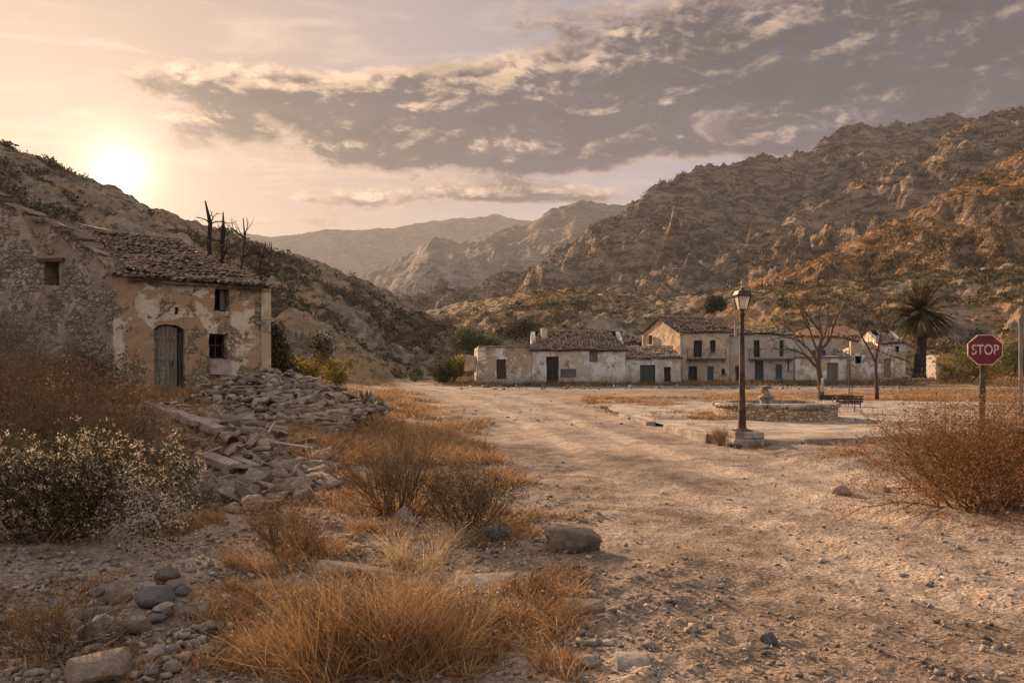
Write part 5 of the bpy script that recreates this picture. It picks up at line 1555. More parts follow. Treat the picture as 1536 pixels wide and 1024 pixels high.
def palm(px, pyb, Y, label):
    x = (px - 768) / F * Y; z = CAMZ + (HZ - pyb) / F * Y; k = Y / F
    t = thing('palm_tree', (x, Y, z), label, 'palm tree')
    r = np.random.default_rng(31)
    top = CAMZ + (HZ - 468) * k
    b = Buf(); n = 26; pts, rad = [], []
    for i in range(n):
        f_ = i / (n - 1); pts.append((x + 0.25 * math.sin(f_ * 1.5), Y, z - 0.3 + (top - z + 0.3) * f_)); rad.append((0.62 - 0.22 * f_ + (0.05 if i % 2 else 0)) * (1.25 if i == 0 else 1))
    b.tube(pts, rad, 12); b.obj('trunk', MATS['dark_bark'], t)
    cx = x + 0.25; C = np.array([cx, Y, top])
    def fronds(nf, el0, el1, L, droop, name, matn, lw, wid):
        Vs = []
        seg = 12
        for i in range(nf):
            a = r.uniform(0, 6.28); el = r.uniform(el0, el1); ln = L * r.uniform(0.85, 1.1)
            d = np.array([math.cos(a) * math.cos(el), math.sin(a) * math.cos(el), math.sin(el)])
            p = C + r.normal(0, 0.15, 3); pp = [p.copy()]; dd = d.copy()
            for s in range(seg):
                dd = dd + np.array([0, 0, -droop / seg * (0.6 + 1.4 * s / seg)]); dd /= np.linalg.norm(dd); p = p + dd * ln / seg; pp.append(p.copy())
            pp = np.array(pp); side = unit(np.cross(d, [0, 0, 1.0]))
            m = 46
            tt = np.linspace(0.10, 1.0, m); idx = tt * seg; i0 = np.minimum(idx.astype(int), seg - 1); fr = (idx - i0)[:, None]
            base = pp[i0] * (1 - fr) + pp[i0 + 1] * fr; tan = unit(pp[i0 + 1] - pp[i0])
            for sg in (-1, 1):
                ll = lw * np.sin(np.pi * np.clip(tt * 0.9 + 0.1, 0, 1)) ** 0.6 + 0.10
                dl_ = unit(side * sg * 0.8 + tan * 0.75 + np.array([0, 0, -0.22]) + r.normal(0, 0.10, (m, 3)))
                w = unit(np.cross(dl_, [0, 0, 1.0])) * wid
                tip = base + dl_ * ll[:, None] + np.array([0, 0, -0.10]) * ll[:, None]
                Vs.append(np.stack([base - w, base + w, tip + w * 0.3, tip - w * 0.3], axis=1).reshape(-1, 3))
            w = side * 0.035
            Vs.append(np.stack([pp[:-1] - w, pp[:-1] + w, pp[1:] + w * 0.6, pp[1:] - w * 0.6], axis=1).reshape(-1, 3))
        V = np.concatenate(Vs); np_obj(name, V, np.arange(len(V)).reshape(-1, 4), matn, t)
    fronds(76, -0.05, 1.45, 3.7, 0.60, 'crown', 'palm_leaf', 0.55, 0.05)
    fronds(36, -0.75, -0.05, 3.5, 0.6, 'lower_crown', 'palm_leaf', 0.45, 0.045)
    fronds(42, -1.45, -1.0, 2.9, 0.4, 'dead_frond_skirt', 'dry_palm_leaf', 0.28, 0.04)
palm(1379, 562, 84, 'date palm with a full rounded crown and a skirt of dead fronds')

# ------------------------------------------------------------------ leafy bushes
def leaf_bush(name, cx, cy, rad, h, label, leafm='green_leaf', n=9000, ls=0.05, seed=1, stem='brown_twig', lobes=9, cat='bush', group=None, z=None, fill=0.55, sq=1.0):
    r = np.random.default_rng(seed); z = gz(cx, cy) if z is None else z
    t = thing(name, (cx, cy, z), label, cat, group)
    # several overlapping leafy lobes with gaps between them
    LC = np.stack([r.normal(0, 0.42, lobes) * rad, r.normal(0, 0.36, lobes) * rad * sq, r.uniform(0.30, 0.78, lobes) * h], axis=1); LR = r.uniform(0.30, 0.52, lobes) * min(rad, h)
    LC[:, 2] = np.minimum(LC[:, 2], h - LR * 0.8)
    pick = r.integers(0, lobes, n)
    dirs = unit(r.normal(size=(n, 3))); q = r.uniform(fill, 1.08, n) + 0.22 * fbm(dirs[:, 0] * 2 + pick * 3.1, dirs[:, 1] * 2 + dirs[:, 2] * 2, 1.0, 3)
    P = LC[pick] + dirs * (LR[pick] * q)[:, None]; P[:, 2] = np.maximum(P[:, 2], 0.02) 
    gap = fbm(P[:, 0] * 1.0 + seed, P[:, 1] + P[:, 2] * 1.3, rad * 0.22, 3); P = P[gap < 0.42]
    P = P + np.array([cx, cy, z])
    np_obj('foliage', *leaf_quads(P, ls * r.uniform(0.6, 1.4, len(P)), r), leafm, t)
    tgt = LC + np.array([cx, cy, z]); b0 = np.array([[cx, cy, z]]) + r.normal(0, 0.08 * rad, (lobes, 3)) * np.array([1, 1, 0])
    segs, tips = grow(b0, tgt - b0, np.linalg.norm(tgt - b0, axis=1) * 0.55, 0.010 + 0.010 * rad, 4, 3, 0.5, r, shrink=0.5)
    np_obj('stem', *segs_mesh(segs), stem, t)
    return t
def pxy(px, Y): return (px - 768) / F * Y
leaf_bush('evergreen_bush', pxy(424, 29), 29, 1.25, 3.0, 'tall dark evergreen bush against the farmhouse corner', 'dark_leaf', 16000, 0.085, 3, fill=0.3, z=0.5)
leaf_bush('almond_shrub', pxy(468, 30), 30, 0.95, 1.95, 'yellow green loose shrub next to the dark evergreen', 'olive_leaf', 6500, 0.075, 4, fill=0.3, z=0.4)
leaf_bush('almond_shrub', pxy(504, 33), 33, 0.95, 1.9, 'yellow tipped airy shrub, the farther of the two yellow ones', 'olive_leaf', 4500, 0.08, 5, fill=0.3, z=0.4)
leaf_bush('round_bush', pxy(655, 73), 73, 1.7, 2.3, 'rounded green bush beside the valley path', 'green_leaf', 7000, 0.17, 6, z=0.0, fill=0.7)
leaf_bush('round_bush', pxy(688, 84), 84, 2.6, 2.0, 'low broad olive green bush behind the end house', 'olive_leaf', 7000, 0.2, 7, z=0.6, fill=0.6)
leaf_bush('round_bush', pxy(722, 98), 98, 3.2, 3.4, 'dark green bush above the broken flat roof', 'green_leaf', 8000, 0.22, 8, z=3.0, fill=0.6)
leaf_bush('round_bush', pxy(780, 110), 110, 3.5, 3.0, 'dark scrubby bush on the slope above the hip roof', 'dark_leaf', 8000, 0.24, 9, z=5.0, fill=0.5)
leaf_bush('round_bush', pxy(1072, 130), 130, 2.4, 3.2, 'single dark bush on the slope just left of the lamp', 'dark_leaf', 6000, 0.25, 10, z=10.0, fill=0.6)
leaf_bush('round_bush', pxy(1180, 84), 92, 3.0, 2.6, 'yellow green bush behind the grey house roof', 'olive_leaf', 7000, 0.2, 11, z=4.0, fill=0.6)
leaf_bush('round_bush', pxy(1455, 72), 72, 3.2, 2.7, 'big olive bush behind the road sign', 'olive_leaf', 9000, 0.16, 12, fill=0.5)
leaf_bush('round_bush', pxy(1515, 66), 66, 2.8, 3.6, 'tall green shrub at the edge of the plaza ground', 'green_leaf', 9000, 0.15, 13, fill=0.5)
leaf_bush('flowering_bush', -3.85, 6.75, 0.84, 0.92, 'broad dark bush dusted with pale dry flowers beside the rubble', 'dark_leaf', 30000, 0.026, 14, fill=0.35, lobes=14, sq=0.7)
def flowers():
    r = np.random.default_rng(40)
    t = [o for o in COL.objects if o.name.startswith('flowering_bush')][0]
    fo = [c for c in t.children if c.name.startswith('foliage')][0]
    n = len(fo.data.vertices); co = np.empty(n * 3, dtype=np.float32); fo.data.vertices.foreach_get('co', co); co = co.reshape(-1, 3)[::4]
    P = co[r.integers(0, len(co), 6500)] + np.array(t.location)
    P = P[fbm(P[:, 0] * 1.3 + P[:, 1], P[:, 2] * 1.5 - P[:, 1], 0.16, 3) > 0.05]
    w = (P[:, 2] - t.location.z) / 1.0 + (P[:, 0] - t.location.x) * 0.35
    P = P[r.uniform(size=len(P)) < np.clip(w + 0.15, 0.1, 1)]
    cl = []
    for k in range(7): cl.append(P + r.normal(0, 0.010, P.shape))
    P = np.concatenate(cl)
    np_obj('blossom', *leaf_quads(P, 0.014 * r.uniform(0.7, 1.4, len(P)), r, 1.2), 'pale_flower', t)
flowers()
def agave(px, pyb, Y, s, seed, label):
    x = pxy(px, Y); z = gz(x, Y) ; r = np.random.default_rng(seed)
    t = thing('agave', (x, Y, z), label, 'agave', 'agaves at the verge')
    b = Buf()
    for i in range(26):
        a = i * 2.4 + r.uniform(-.2, .2); el = 0.35 + 1.05 * (i / 26); L = s * r.uniform(0.8, 1.1)
        d = Vector((math.cos(a) * math.cos(el), math.sin(a) * math.cos(el), math.sin(el))); sd = d.cross(Vector((0, 0, 1))).normalized(); up_ = sd.cross(d)
        V = []
        for k, (tt, w) in enumerate(((0, .055), (.3, .075), (.65, .055), (1.0, .004))):
            p = Vector((x, Y, z + 0.03)) + d * L * tt + Vector((0, 0, -0.12 * L * tt * tt))
            V += [p - sd * w * s * 1.3, p + up_ * (-0.03) * s * (1 - tt), p + sd * w * s * 1.3, p + up_ * 0.012 * s]
        Fs = [(k * 4 + j, k * 4 + (j + 1) % 4, (k + 1) * 4 + (j + 1) % 4, (k + 1) * 4 + j) for k in range(3) for j in range(4)]
        b.add(V, Fs)
    b.obj('leaf', MATS['agave_leaf'], t)
agave(550, 578, 27, 0.85, 1, 'largest blue grey agave beside the rubble heap')
agave(530, 572, 29, 0.65, 2, 'smaller grey agave close behind the largest one')
agave(572, 574, 28.2, 0.5, 3, 'small agave on the track side of the largest one')

# ------------------------------------------------------------------ dry twiggy bushes
twig_bush('thorn_bush', 5.25, 8.7, 1.35, 1.12, 'large rust coloured thorny bush below the road sign', stems=84, levels=6, kids=3, twig='rust_twig', leaf='rust_leaf', leafn=1.7, leafs=0.022, r0=0.011, seed=21, spread=0.62, lean=1.25, sq=(1.2, 0.8), up=-0.02)
twig_bush('thorn_bush', 6.75, 9.3, 0.95, 1.25, 'thorny dry bush merging with the big rusty one at its far side', stems=34, levels=6, kids=3, twig='rust_twig', leaf='rust_leaf', leafn=1.3, leafs=0.022, r0=0.012, seed=22, spread=0.50, lean=0.8)
twig_bush('dry_bush', -1.18, 8.3, 0.62, 0.82, 'brown twiggy bush behind the pink stone', stems=60, levels=5, kids=3, twig='brown_twig', leaf='scrub_leaf', leafn=0.5, leafs=0.016, r0=0.007, seed=23, spread=0.36, lean=0.55)
twig_bush('dry_bush', -0.42, 7.9, 0.55, 0.62, 'darker twiggy bush with greenish leaves on the track side of the pink stone', stems=46, levels=5, kids=3, twig='brown_twig', leaf='dark_leaf', leafn=1.0, leafs=0.018, r0=0.007, seed=24, spread=0.42, lean=0.7)
twig_bush('dry_bush', -5.0, 9.3, 1.05, 1.12, 'big rusty brown thicket behind the flowering bush', stems=60, levels=6, kids=3, twig='brown_twig', leaf='orange_scrub', leafn=0.5, leafs=0.022, r0=0.010, seed=25, spread=0.42, lean=0.8)
twig_bush('dry_bush', -6.7, 11.2, 1.2, 1.15, 'tall rust orange thicket below the stone side wall', stems=56, levels=6, kids=3, twig='brown_twig', leaf='orange_scrub', leafn=0.5, leafs=0.028, r0=0.011, seed=26, spread=0.42, lean=0.8)
twig_bush('dry_bush', -9.3, 14.6, 1.3, 1.15, 'pale brown scrub on the bank under the small stone wall window', stems=50, levels=6, kids=3, twig='grey_twig', leaf='orange_scrub', leafn=0.35, leafs=0.035, r0=0.012, seed=27, spread=0.42, lean=0.8)
twig_bush('dry_bush', -10.2, 19.0, 0.9, 1.25, 'dark leafed scrub against the farmhouse wall left of the door', stems=36, levels=5, kids=3, twig='brown_twig', leaf='dark_leaf', leafn=1.0, leafs=0.05, r0=0.012, seed=28, spread=0.45, lean=0.7)
twig_bush('dry_bush', -12.0, 18.0, 1.1, 1.5, 'grey branching scrub at the foot of the rubble side wall', stems=36, levels=5, kids=3, twig='grey_twig', leaf='scrub_leaf', leafn=0.6, leafs=0.05, r0=0.014, seed=29, spread=0.45, lean=0.7)
twig_bush('dry_bush', pxy(1085, 16.6), 16.6, 0.36, 0.34, 'low straw coloured bush against the lamp plinth', stems=50, levels=4, kids=3, twig='rust_twig', leaf='straw', leafn=0.8, leafs=0.022, r0=0.006, seed=30, spread=0.5, lean=0.9)
twig_bush('dry_bush', -0.20, 6.85, 0.25, 0.26, 'small dark sprig bush at the track edge', stems=18, levels=4, kids=3, twig='brown_twig', leaf='dark_leaf', leafn=0.8, leafs=0.016, r0=0.005, seed=31, spread=0.5, lean=0.7)
twig_bush('dry_bush', -2.45, 4.35, 0.35, 0.32, 'low brown brush in the shaded near corner', stems=40, levels=4, kids=3, twig='brown_twig', leaf='orange_scrub', leafn=0.3, leafs=0.012, r0=0.005, seed=32, spread=0.5, lean=1.1)
twig_bush('dry_bush', pxy(300, 8.2), 8.2, 0.30, 0.36, 'thin pale weeds between flowering bush and rubble', stems=30, levels=4, kids=3, twig='grey_twig', leaf='pale_straw', leafn=0.6, leafs=0.014, r0=0.005, seed=33, spread=0.4, lean=0.6)

twig_bush('dry_bush', pxy(545, 4.45), 4.45, 0.42, 0.42, 'dark brown twiggy weed tangled in the base of the front grass', stems=46, levels=5, kids=3, twig='brown_twig', leaf='orange_scrub', leafn=0.5, leafs=0.012, r0=0.005, seed=34, spread=0.5, lean=0.9)
twig_bush('dry_bush', pxy(690, 4.7), 4.7, 0.30, 0.30, 'low twiggy weed with pale flower heads at the bottom of the front grass', stems=36, levels=4, kids=3, twig='brown_twig', leaf='pale_flower', leafn=0.7, leafs=0.012, r0=0.005, seed=35, spread=0.5, lean=0.8)
twig_bush('dry_bush', pxy(430, 6.6), 6.6, 0.45, 0.42, 'rusty twiggy weed below the near rubble spill', stems=50, levels=5, kids=3, twig='rust_twig', leaf='orange_scrub', leafn=0.6, leafs=0.014, r0=0.005, seed=36, spread=0.5, lean=0.8)
twig_bush('dry_bush', pxy(800, 5.3), 5.3, 0.24, 0.22, 'small rusty weed inside the rounded grass tuft', stems=30, levels=4, kids=3, twig='rust_twig', leaf='orange_scrub', leafn=0.5, leafs=0.012, r0=0.004, seed=37, spread=0.5, lean=0.8)
# ------------------------------------------------------------------ grass tufts one can tell apart
TG = 'golden dry grass tufts near the viewer'
for i, (px, py, rad, h, n, mt, lab) in enumerate([
    (560, 1000, 0.42, 1.15, 2600, 'straw', 'tall orange grass clump in front of everything, densest of all'),
    (470, 985, 0.34, 0.66, 1500, 'straw', 'broad shaggy grass clump joined to the densest clump'),
    (655, 985, 0.30, 0.95, 1300, 'straw', 'upright orange grass clump on the track side of the densest clump'),
    (395, 1005, 0.24, 0.46, 800, 'straw', 'low shaggy grass beside the bare stony patch'),
    (800, 935, 0.26, 0.40, 1300, 'straw', 'rounded orange grass tuft next to the flat pale rock'),
    (765, 905, 0.2, 0.26, 700, 'straw', 'small orange grass tuft just behind the rounded one'),
    (620, 850, 0.26, 0.62, 520, 'pale_straw', 'thin tall pale grass stems standing in front of the pink stone'),
    (690, 820, 0.20, 0.5, 380, 'pale_straw', 'wispy grass stems in front of the dark leafed bush'),
    (470, 830, 0.34, 0.48, 1100, 'straw', 'rusty grass patch below the rubble spill'),
    (400, 850, 0.30, 0.44, 800, 'straw', 'rusty grass patch nearer the flowering bush'),
    (540, 800, 0.25, 0.30, 700, 'straw', 'grass patch at the foot of the brown twiggy bush'),
    (300, 790, 0.22, 0.32, 600, 'straw', 'orange grass spray beside the flowering bush'),
    (250, 800, 0.2, 0.36, 500, 'straw', 'orange grass spray leaning on the flowering bush'),
    (830, 870, 0.16, 0.20, 420, 'straw', 'small grass tuft in front of the pale boulder'),
    (730, 770, 0.20, 0.20, 420, 'straw', 'low grass tuft beside the track below the dark bush'),
    (10, 940, 0.22, 0.26, 420, 'straw', 'dark shaded grass tuft in the near corner'),
    (610, 950, 0.22, 0.74, 260, 'pale_straw', 'few very tall pale stalks rising out of the densest clump'),
    (1060, 622, 0.25, 0.28, 500, 'olive_leaf', 'green grass tuft against the fountain wall'),
    (260, 612, 0.6, 0.50, 1400, 'straw', 'pale dry grass growing in front of the farmhouse door'),
    (300, 618, 0.5, 0.40, 900, 'straw', 'pale dry grass beside the doorstep'),
    (210, 606, 0.6, 0.55, 1000, 'olive_leaf', 'greenish grass by the farmhouse wall near the door')]):
    p = hit(px, py)[0]
    tuft('grass_tuft', p[0], p[1], rad, h, lab, n, mt, 60 + i, 0.30 if i < 3 or 'tall' in lab else 0.5, 0.0035 + 0.0003 * p[1], group=None, curl=0.55)

# ------------------------------------------------------------------ ground cover nobody could count
def cover(name, n, box, test, h, matn, seed, blades_per=26, rad=0.10, width=0.006, lean=0.6):
    r = np.random.default_rng(seed)
    px = r.uniform(box[0], box[1], n); py = r.uniform(box[2], box[3], n)
    P = hit(px, py); P = P[P[:, 1] < 100]
    m, _, _ = road_mask(P[:, 0], P[:, 1])
    d = fbm(P[:, 0] + seed, P[:, 1], 1.6 + P[:, 1].mean() * 0.05, 4)
    P = P[(m < 0.35) & (d > test)]
    k = blades_per; C = np.repeat(P, k, axis=0); rd = np.repeat(rad * (0.6 + 0.06 * P[:, 1]) * r.uniform(0.5, 1.3, len(P)), k)
    off = r.normal(0, 0.5, (len(C), 2)) * rd[:, None]
    C = C + np.concatenate([off, np.zeros((len(C), 1))], axis=1); C[:, 2] = G(C[:, 0], C[:, 1]) - 0.01
    D = np.concatenate([off / rd[:, None] * 0.5, np.ones((len(C), 1))], axis=1) + r.normal(0, lean, (len(C), 3)) * np.array([1, 1, 0.1])
    H = h * r.uniform(0.3, 1.0, len(C)) * np.repeat(r.uniform(0.5, 1.2, len(P)), k)
    V, f = blades(C, D, H, (width + 0.0009 * C[:, 1]) * r.uniform(0.6, 1.3, len(C)), r, 0.5, 2)
    np_obj(name, V, f, matn, kind='stuff', label='dry grass and weeds over the waste ground')
cover('dry_grass', 800, (300, 880, 770, 1024), -0.1, 0.17, 'straw', 1)
cover('dry_grass', 130, (0, 300, 860, 1024), 0.05, 0.12, 'straw', 31)
cover('dry_grass', 1500, (430, 740, 560, 700), -0.25, 0.34, 'straw', 2, 30, 0.16, 0.005)
cover('dry_grass', 700, (500, 860, 640, 780), 0.0, 0.20, 'straw', 3)
cover('dry_grass', 900, (1060, 1536, 590, 606), -0.2, 0.16, 'straw', 4, 22, 0.2)
cover('dry_grass', 1100, (880, 1110, 596, 662), -0.1, 0.20, 'straw', 5)
cover('dry_grass', 500, (1110, 1420, 655, 676), -0.1, 0.14, 'orange_scrub', 25)
cover('dry_grass', 260, (240, 560, 590, 770), 0.1, 0.26, 'straw', 26, 20, 0.1)
cover('dry_grass', 600, (1230, 1536, 660, 800), 0.05, 0.16, 'straw', 6)
cover('dry_grass', 600, (1340, 1536, 556, 590), -0.2, 0.3, 'straw', 7, 22, 0.3)
cover('dry_grass', 1500, (690, 1350, 573, 580), -0.4, 0.5, 'orange_scrub', 8, 24, 0.35)
cover('dry_grass', 700, (690, 1350, 574, 578.5), -0.1, 0.8, 'scrub_leaf', 18, 24, 0.4)
cover('dry_grass', 900, (0, 330, 520, 700), -0.3, 0.40, 'straw', 9, 26, 0.2)
cover('dry_grass', 350, (560, 730, 540, 600), -0.3, 0.45, 'straw', 10, 24, 0.3)

def pebbles():
    r = np.random.default_rng(5)
    out_P, out_S = [], []
    for (n, box, smin, smax, thr) in ((9000, (-40, 1580, 640, 1030), 0.006, 0.028, -1), (5200, (-40, 900, 740, 1030), 0.012, 0.055, -0.2), (2600, (760, 1580, 620, 1030), 0.008, 0.05, 0.15), (2200, (600, 1560, 580, 640), 0.03, 0.09, 0.1), (1500, (690, 1350, 574, 584), 0.08, 0.30, -0.2), (900, (1340, 1400, 545, 572), 0.1, 0.4, -1), (900, (380, 720, 590, 700), 0.03, 0.11, 0)):
        px = r.uniform(box[0], box[1], n); py = box[2] + (box[3] - box[2]) * r.uniform(0, 1, n) ** 0.8
        P = hit(px, py)
        m, _, _ = road_mask(P[:, 0], P[:, 1])
        d = fbm(P[:, 0], P[:, 1], 1.2, 3)
        k = (P[:, 1] < 95) & (d > thr) & (r.uniform(size=n) > m * 0.65)
        P = P[k]; s = smin + (smax - smin) * r.uniform(0, 1, len(P)) ** 3.0
        S = s[:, None] * r.uniform(0.6, 1.2, (len(P), 3)) * np.array([1.1, 1.0, 0.62])
        P[:, 2] += S[:, 2] * 0.25
        out_P.append(P); out_S.append(S)
    merged_rocks('pebbles', np.concatenate(out_P), np.concatenate(out_S), 'pebble', True, 3, kind='stuff', label='small stones and grit scattered over the ground')
pebbles()

# ------------------------------------------------------------------ rubble
def rubble():
    r = np.random.default_rng(8)
    regs = [  # n, px0, px1, py0, py1, size min, max, centre/extent test
        (1500, 395, 575, 545, 650, 0.07, 0.34), (1700, 180, 510, 600, 775, 0.07, 0.36), (900, 300, 560, 590, 700, 0.04, 0.14), (500, 290, 420, 545, 610, 0.07, 0.28), (500, 400, 520, 690, 760, 0.03, 0.12)]
    Ps, Ss = [], []
    for (n, a, b_, c, d_, s0, s1) in regs:
        px = r.uniform(a, b_, n); py = r.uniform(c, d_, n)
        u = (px - (a + b_) / 2) / ((b_ - a) / 2); v = (py - (c + d_) / 2) / ((d_ - c) / 2)
        k = (u * u + v * v + 0.3 * pnoise(px / 40, py / 30)) < 1.05
        if d_ == 775: k &= (py > 585 + (px - 180) * 0.0) & (py < 700 + (px - 180) * 0.45) 
        P = hit(px[k], py[k])
        k2 = P[:, 1] < 27; P = P[k2]
        # keep off the house itself
        C, d = FARM[0], FARM[1]
        sd = (P[:, 0] - C.x) * d.y - (P[:, 1] - C.y) * d.x
        P = P[(sd > 0.12)]
        s = s0 + (s1 - s0) * r.uniform(0, 1, len(P)) ** 1.7
        # heap against the wall foot
        lift = 0.55 * np.exp(-(((P[:, 0] + 7.7) / 1.1) ** 2 + ((P[:, 1] - 24.0) / 1.2) ** 2)) + 0.20 * r.uniform(0, 1, len(P)) * np.exp(-((P[:, 1] - 21) / 4) ** 2)
        P[:, 2] += lift + s * 0.12
        S = s[:, None] * r.uniform(0.65, 1.25, (len(P), 3)) * np.array([1.35, 0.85, 0.48]) * 0.62
        Ps.append(P); Ss.append(S)
    P, S = np.concatenate(Ps), np.concatenate(Ss)
    big = S.max(axis=1) * F / P[:, 1]
    order = np.argsort(-big); top = order[:285]; rest = order[285:]
    for k, i in enumerate(top):
        near = P[i, 1] > 17
        stone('rubble_stone', P[i], S[i], (r.normal(0, 0.35), r.normal(0, 0.35), r.uniform(0, 6.28)), 'rubble_stone', int(r.integers(0, 12)),
              'angular fallen wall stone in the heap by the farmhouse' if near else 'angular fallen wall stone in the nearer rubble spill', 'stone', 'stones of the heap by the farmhouse' if near else 'stones of the nearer rubble spill')
    merged_rocks('rubble', P[rest], S[rest], 'rubble_stone', False, 4, kind='stuff', label='smaller broken stones of the rubble heaps')
rubble()
def debris():
    r = np.random.default_rng(77)
    for k in range(46):
        near = k % 2
        u, v = r.normal(0, 0.42), r.normal(0, 0.4)
        px, py = (350 + 110 * u, 690 + 45 * v) if near else (480 + 70 * u, 600 + 30 * v)
        p = hit(px, py)[0]
        if p[1] > 23.5: continue
        b = Buf(); L = r.uniform(0.16, 0.36); rad = r.uniform(0.06, 0.085); n = 5
        V = [Vector((x, rad * math.cos(a) * q, rad * math.sin(a) * 0.7 * q)) for (x, q) in ((-L / 2, 1), (L / 2, 0.85)) for a in np.linspace(0, math.pi, n)]
        W2 = [v * 0.86 for v in V]
        b.add(V + W2, [(i, i + 1, n + i + 1, n + i) for i in range(n - 1)] + [(2 * n + i + 1, 2 * n + i, 3 * n + i, 3 * n + i + 1) for i in range(n - 1)] + [(i + 1, i, 2 * n + i, 2 * n + i + 1) for i in range(n - 1)])
        o = b.obj('broken_tile', MATS['roof_tile']); o.location = (p[0], p[1], p[2] + 0.10 + 0.12 * r.uniform())
        o.rotation_euler = (r.normal(0, 0.5), r.normal(0, 0.35), r.uniform(0, 6.28))
        tag(o, 'curved brown roof tile fragment in the ' + ('nearer rubble spill' if near else 'heap by the farmhouse'), 'roof tile', 'tile fragments in the ' + ('nearer rubble spill' if near else 'farmhouse heap'))
debris()
# timbers and slabs lying on the near spill
def beam(px0, py0, px1, py1, w, h, matn, label, name='fallen_beam', dz=0.12, cat='beam'):
    a = Vector(hit(px0, py0)[0]); b_ = Vector(hit(px1, py1)[0]); a.z += dz; b_.z += dz
    L = (b_ - a).length; d = (b_ - a).normalized()
    rot = d.to_track_quat('X', 'Z').to_matrix()
    b = Buf(); n = 5
    V = []
    for i in range(n + 1):
        t = i / n
        for (sy, sz) in ((-1, -1), (1, -1), (1, 1), (-1, 1)):
            V.append(rot @ Vector(((t - 0.5) * L, sy * w / 2 * random.uniform(0.85, 1.1), sz * h / 2 * random.uniform(0.85, 1.1))))
    Fs = [(i * 4 + j, i * 4 + (j + 1) % 4, (i + 1) * 4 + (j + 1) % 4, (i + 1) * 4 + j) for i in range(n) for j in range(4)] + [(3, 2, 1, 0), (n * 4, n * 4 + 1, n * 4 + 2, n * 4 + 3)]
    b.add(V, Fs); o = b.obj(name, MATS[matn]); o.location = (a + b_) / 2
    bv = o.modifiers.new('e', 'BEVEL'); bv.width = 0.012; bv.segments = 2
    tag(o, label, cat)
beam(218, 622, 292, 660, 0.13, 0.09, 'grey_wood_beam', 'grey split beam at the top of the nearer rubble spill', dz=0.25)
beam(262, 642, 330, 668, 0.20, 0.12, 'pink_stone', 'pinkish squared block slanting across the nearer rubble spill', 'fallen_block', 0.22, 'stone block')
beam(212, 640, 300, 682, 0.17, 0.10, 'rubble_stone', 'long grey stone slab lying beside the split beam', 'fallen_slab', 0.15, 'stone slab')
beam(196, 652, 262, 690, 0.16, 0.09, 'rubble_stone', 'second long slab, lowest of the slanting slabs near the thicket', 'fallen_slab', 0.12, 'stone slab')
beam(302, 700, 352, 716, 0.26, 0.10, 'pink_stone', 'wide pinkish slab with a broken corner in the nearer spill', 'fallen_slab', 0.14, 'stone slab')
beam(352, 706, 384, 718, 0.15, 0.12, 'pale_stone', 'squared pale block just beside the wide broken slab', 'fallen_block', 0.12, 'stone block')
beam(408, 682, 470, 690, 0.12, 0.05, 'grey_wood_beam', 'thin brown plank across the nearer spill', 'fallen_plank', 0.16, 'plank')
beam(408, 566, 470, 575, 0.25, 0.07, 'rubble_stone', 'flat long slab high on the heap by the farmhouse corner', 'fallen_slab', 0.45, 'stone slab')
# single boulders
def boulder(px, py, wpx, hpx, matn, i, label, name='boulder', sink=0.3, yaw=0.0, deep=0.9):
    p = hit(px, py)[0]; k = p[1] / F * 0.9
    sx = wpx * k / 2; sz = hpx * k / 2
    stone(name, (p[0], p[1], p[2] + sz * (1 - sink)), (sx * 1.2, sx * deep * 1.1, sz * 1.35), (0.05, 0.08, yaw), matn, (12 + i % 8) if (matn == 'dark_stone' or name == 'cobble') else i, label, 'boulder' if name == 'boulder' else 'stone')
boulder(612, 783, 42, 30, 'pink_stone', 3, 'rounded pinkish stone between the two twiggy bushes')
boulder(235, 908, 56, 30, 'dark_stone', 0, 'smooth blue grey cobble in the stony patch', 'cobble', 0.2, 0.3)
boulder(156, 968, 66, 42, 'dark_stone', 1, 'lumpy grey cobble between the biggest and the smooth one', 'cobble', 0.2, 1.0)
boulder(148, 1024, 92, 50, 'rubble_stone', 4, 'biggest speckled boulder at the bottom edge', 'boulder', 0.15, 0.4)
boulder(176, 906, 38, 24, 'rubble_stone', 5, 'small grey cobble beside the smooth blue grey one', 'cobble', 0.2)
boulder(150, 928, 44, 20, 'dark_stone', 6, 'flat grey cobble behind the lumpy one', 'cobble', 0.2)
boulder(264, 890, 40, 18, 'rubble_stone', 7, 'brownish stone leaning behind the smooth cobble', 'cobble', 0.2, 2.0)
boulder(252, 872, 44, 22, 'rubble_stone', 8, 'pale brown stone highest in the row of cobbles', 'cobble', 0.2, 1.4)
boulder(205, 938, 36, 12, 'pale_stone', 9, 'flat pale pebble in front of the smooth cobble', 'cobble', 0.2)
boulder(206, 950, 44, 16, 'rubble_stone', 2, 'second flat brown stone touching the lumpy cobble', 'cobble', 0.2, 0.8)
_rc = random.Random(12)
for _k in range(44):
    _px, _py = _rc.uniform(20, 350), _rc.uniform(870, 1015)
    if _px < 120 and _py < 900: continue
    boulder(_px, _py, _rc.uniform(14, 34), _rc.uniform(8, 17), ('dark_stone', 'rubble_stone', 'rubble_stone', 'pale_stone')[_rc.randrange(4)], _rc.randrange(12), 'small loose grey brown stone of the bare stony patch', 'cobble', 0.3, _rc.uniform(0, 6))
    bpy.context.scene.collection.objects[-1]['group'] = 'small stones of the stony patch'
boulder(857, 826, 84, 44, 'rubble_stone', 10, 'large pale pitted rock with dry grass at its foot by the track', 'boulder', 0.35, 0.5)
boulder(872, 918, 70, 22, 'rubble_stone', 11, 'flat pale slab of rock beside the rounded grass tuft', 'boulder', 0.4, 0.2)
boulder(735, 880, 110, 26, 'pale_stone', 4, 'long pale rock outcrop half buried in grass', 'boulder', 0.55, 0.0)
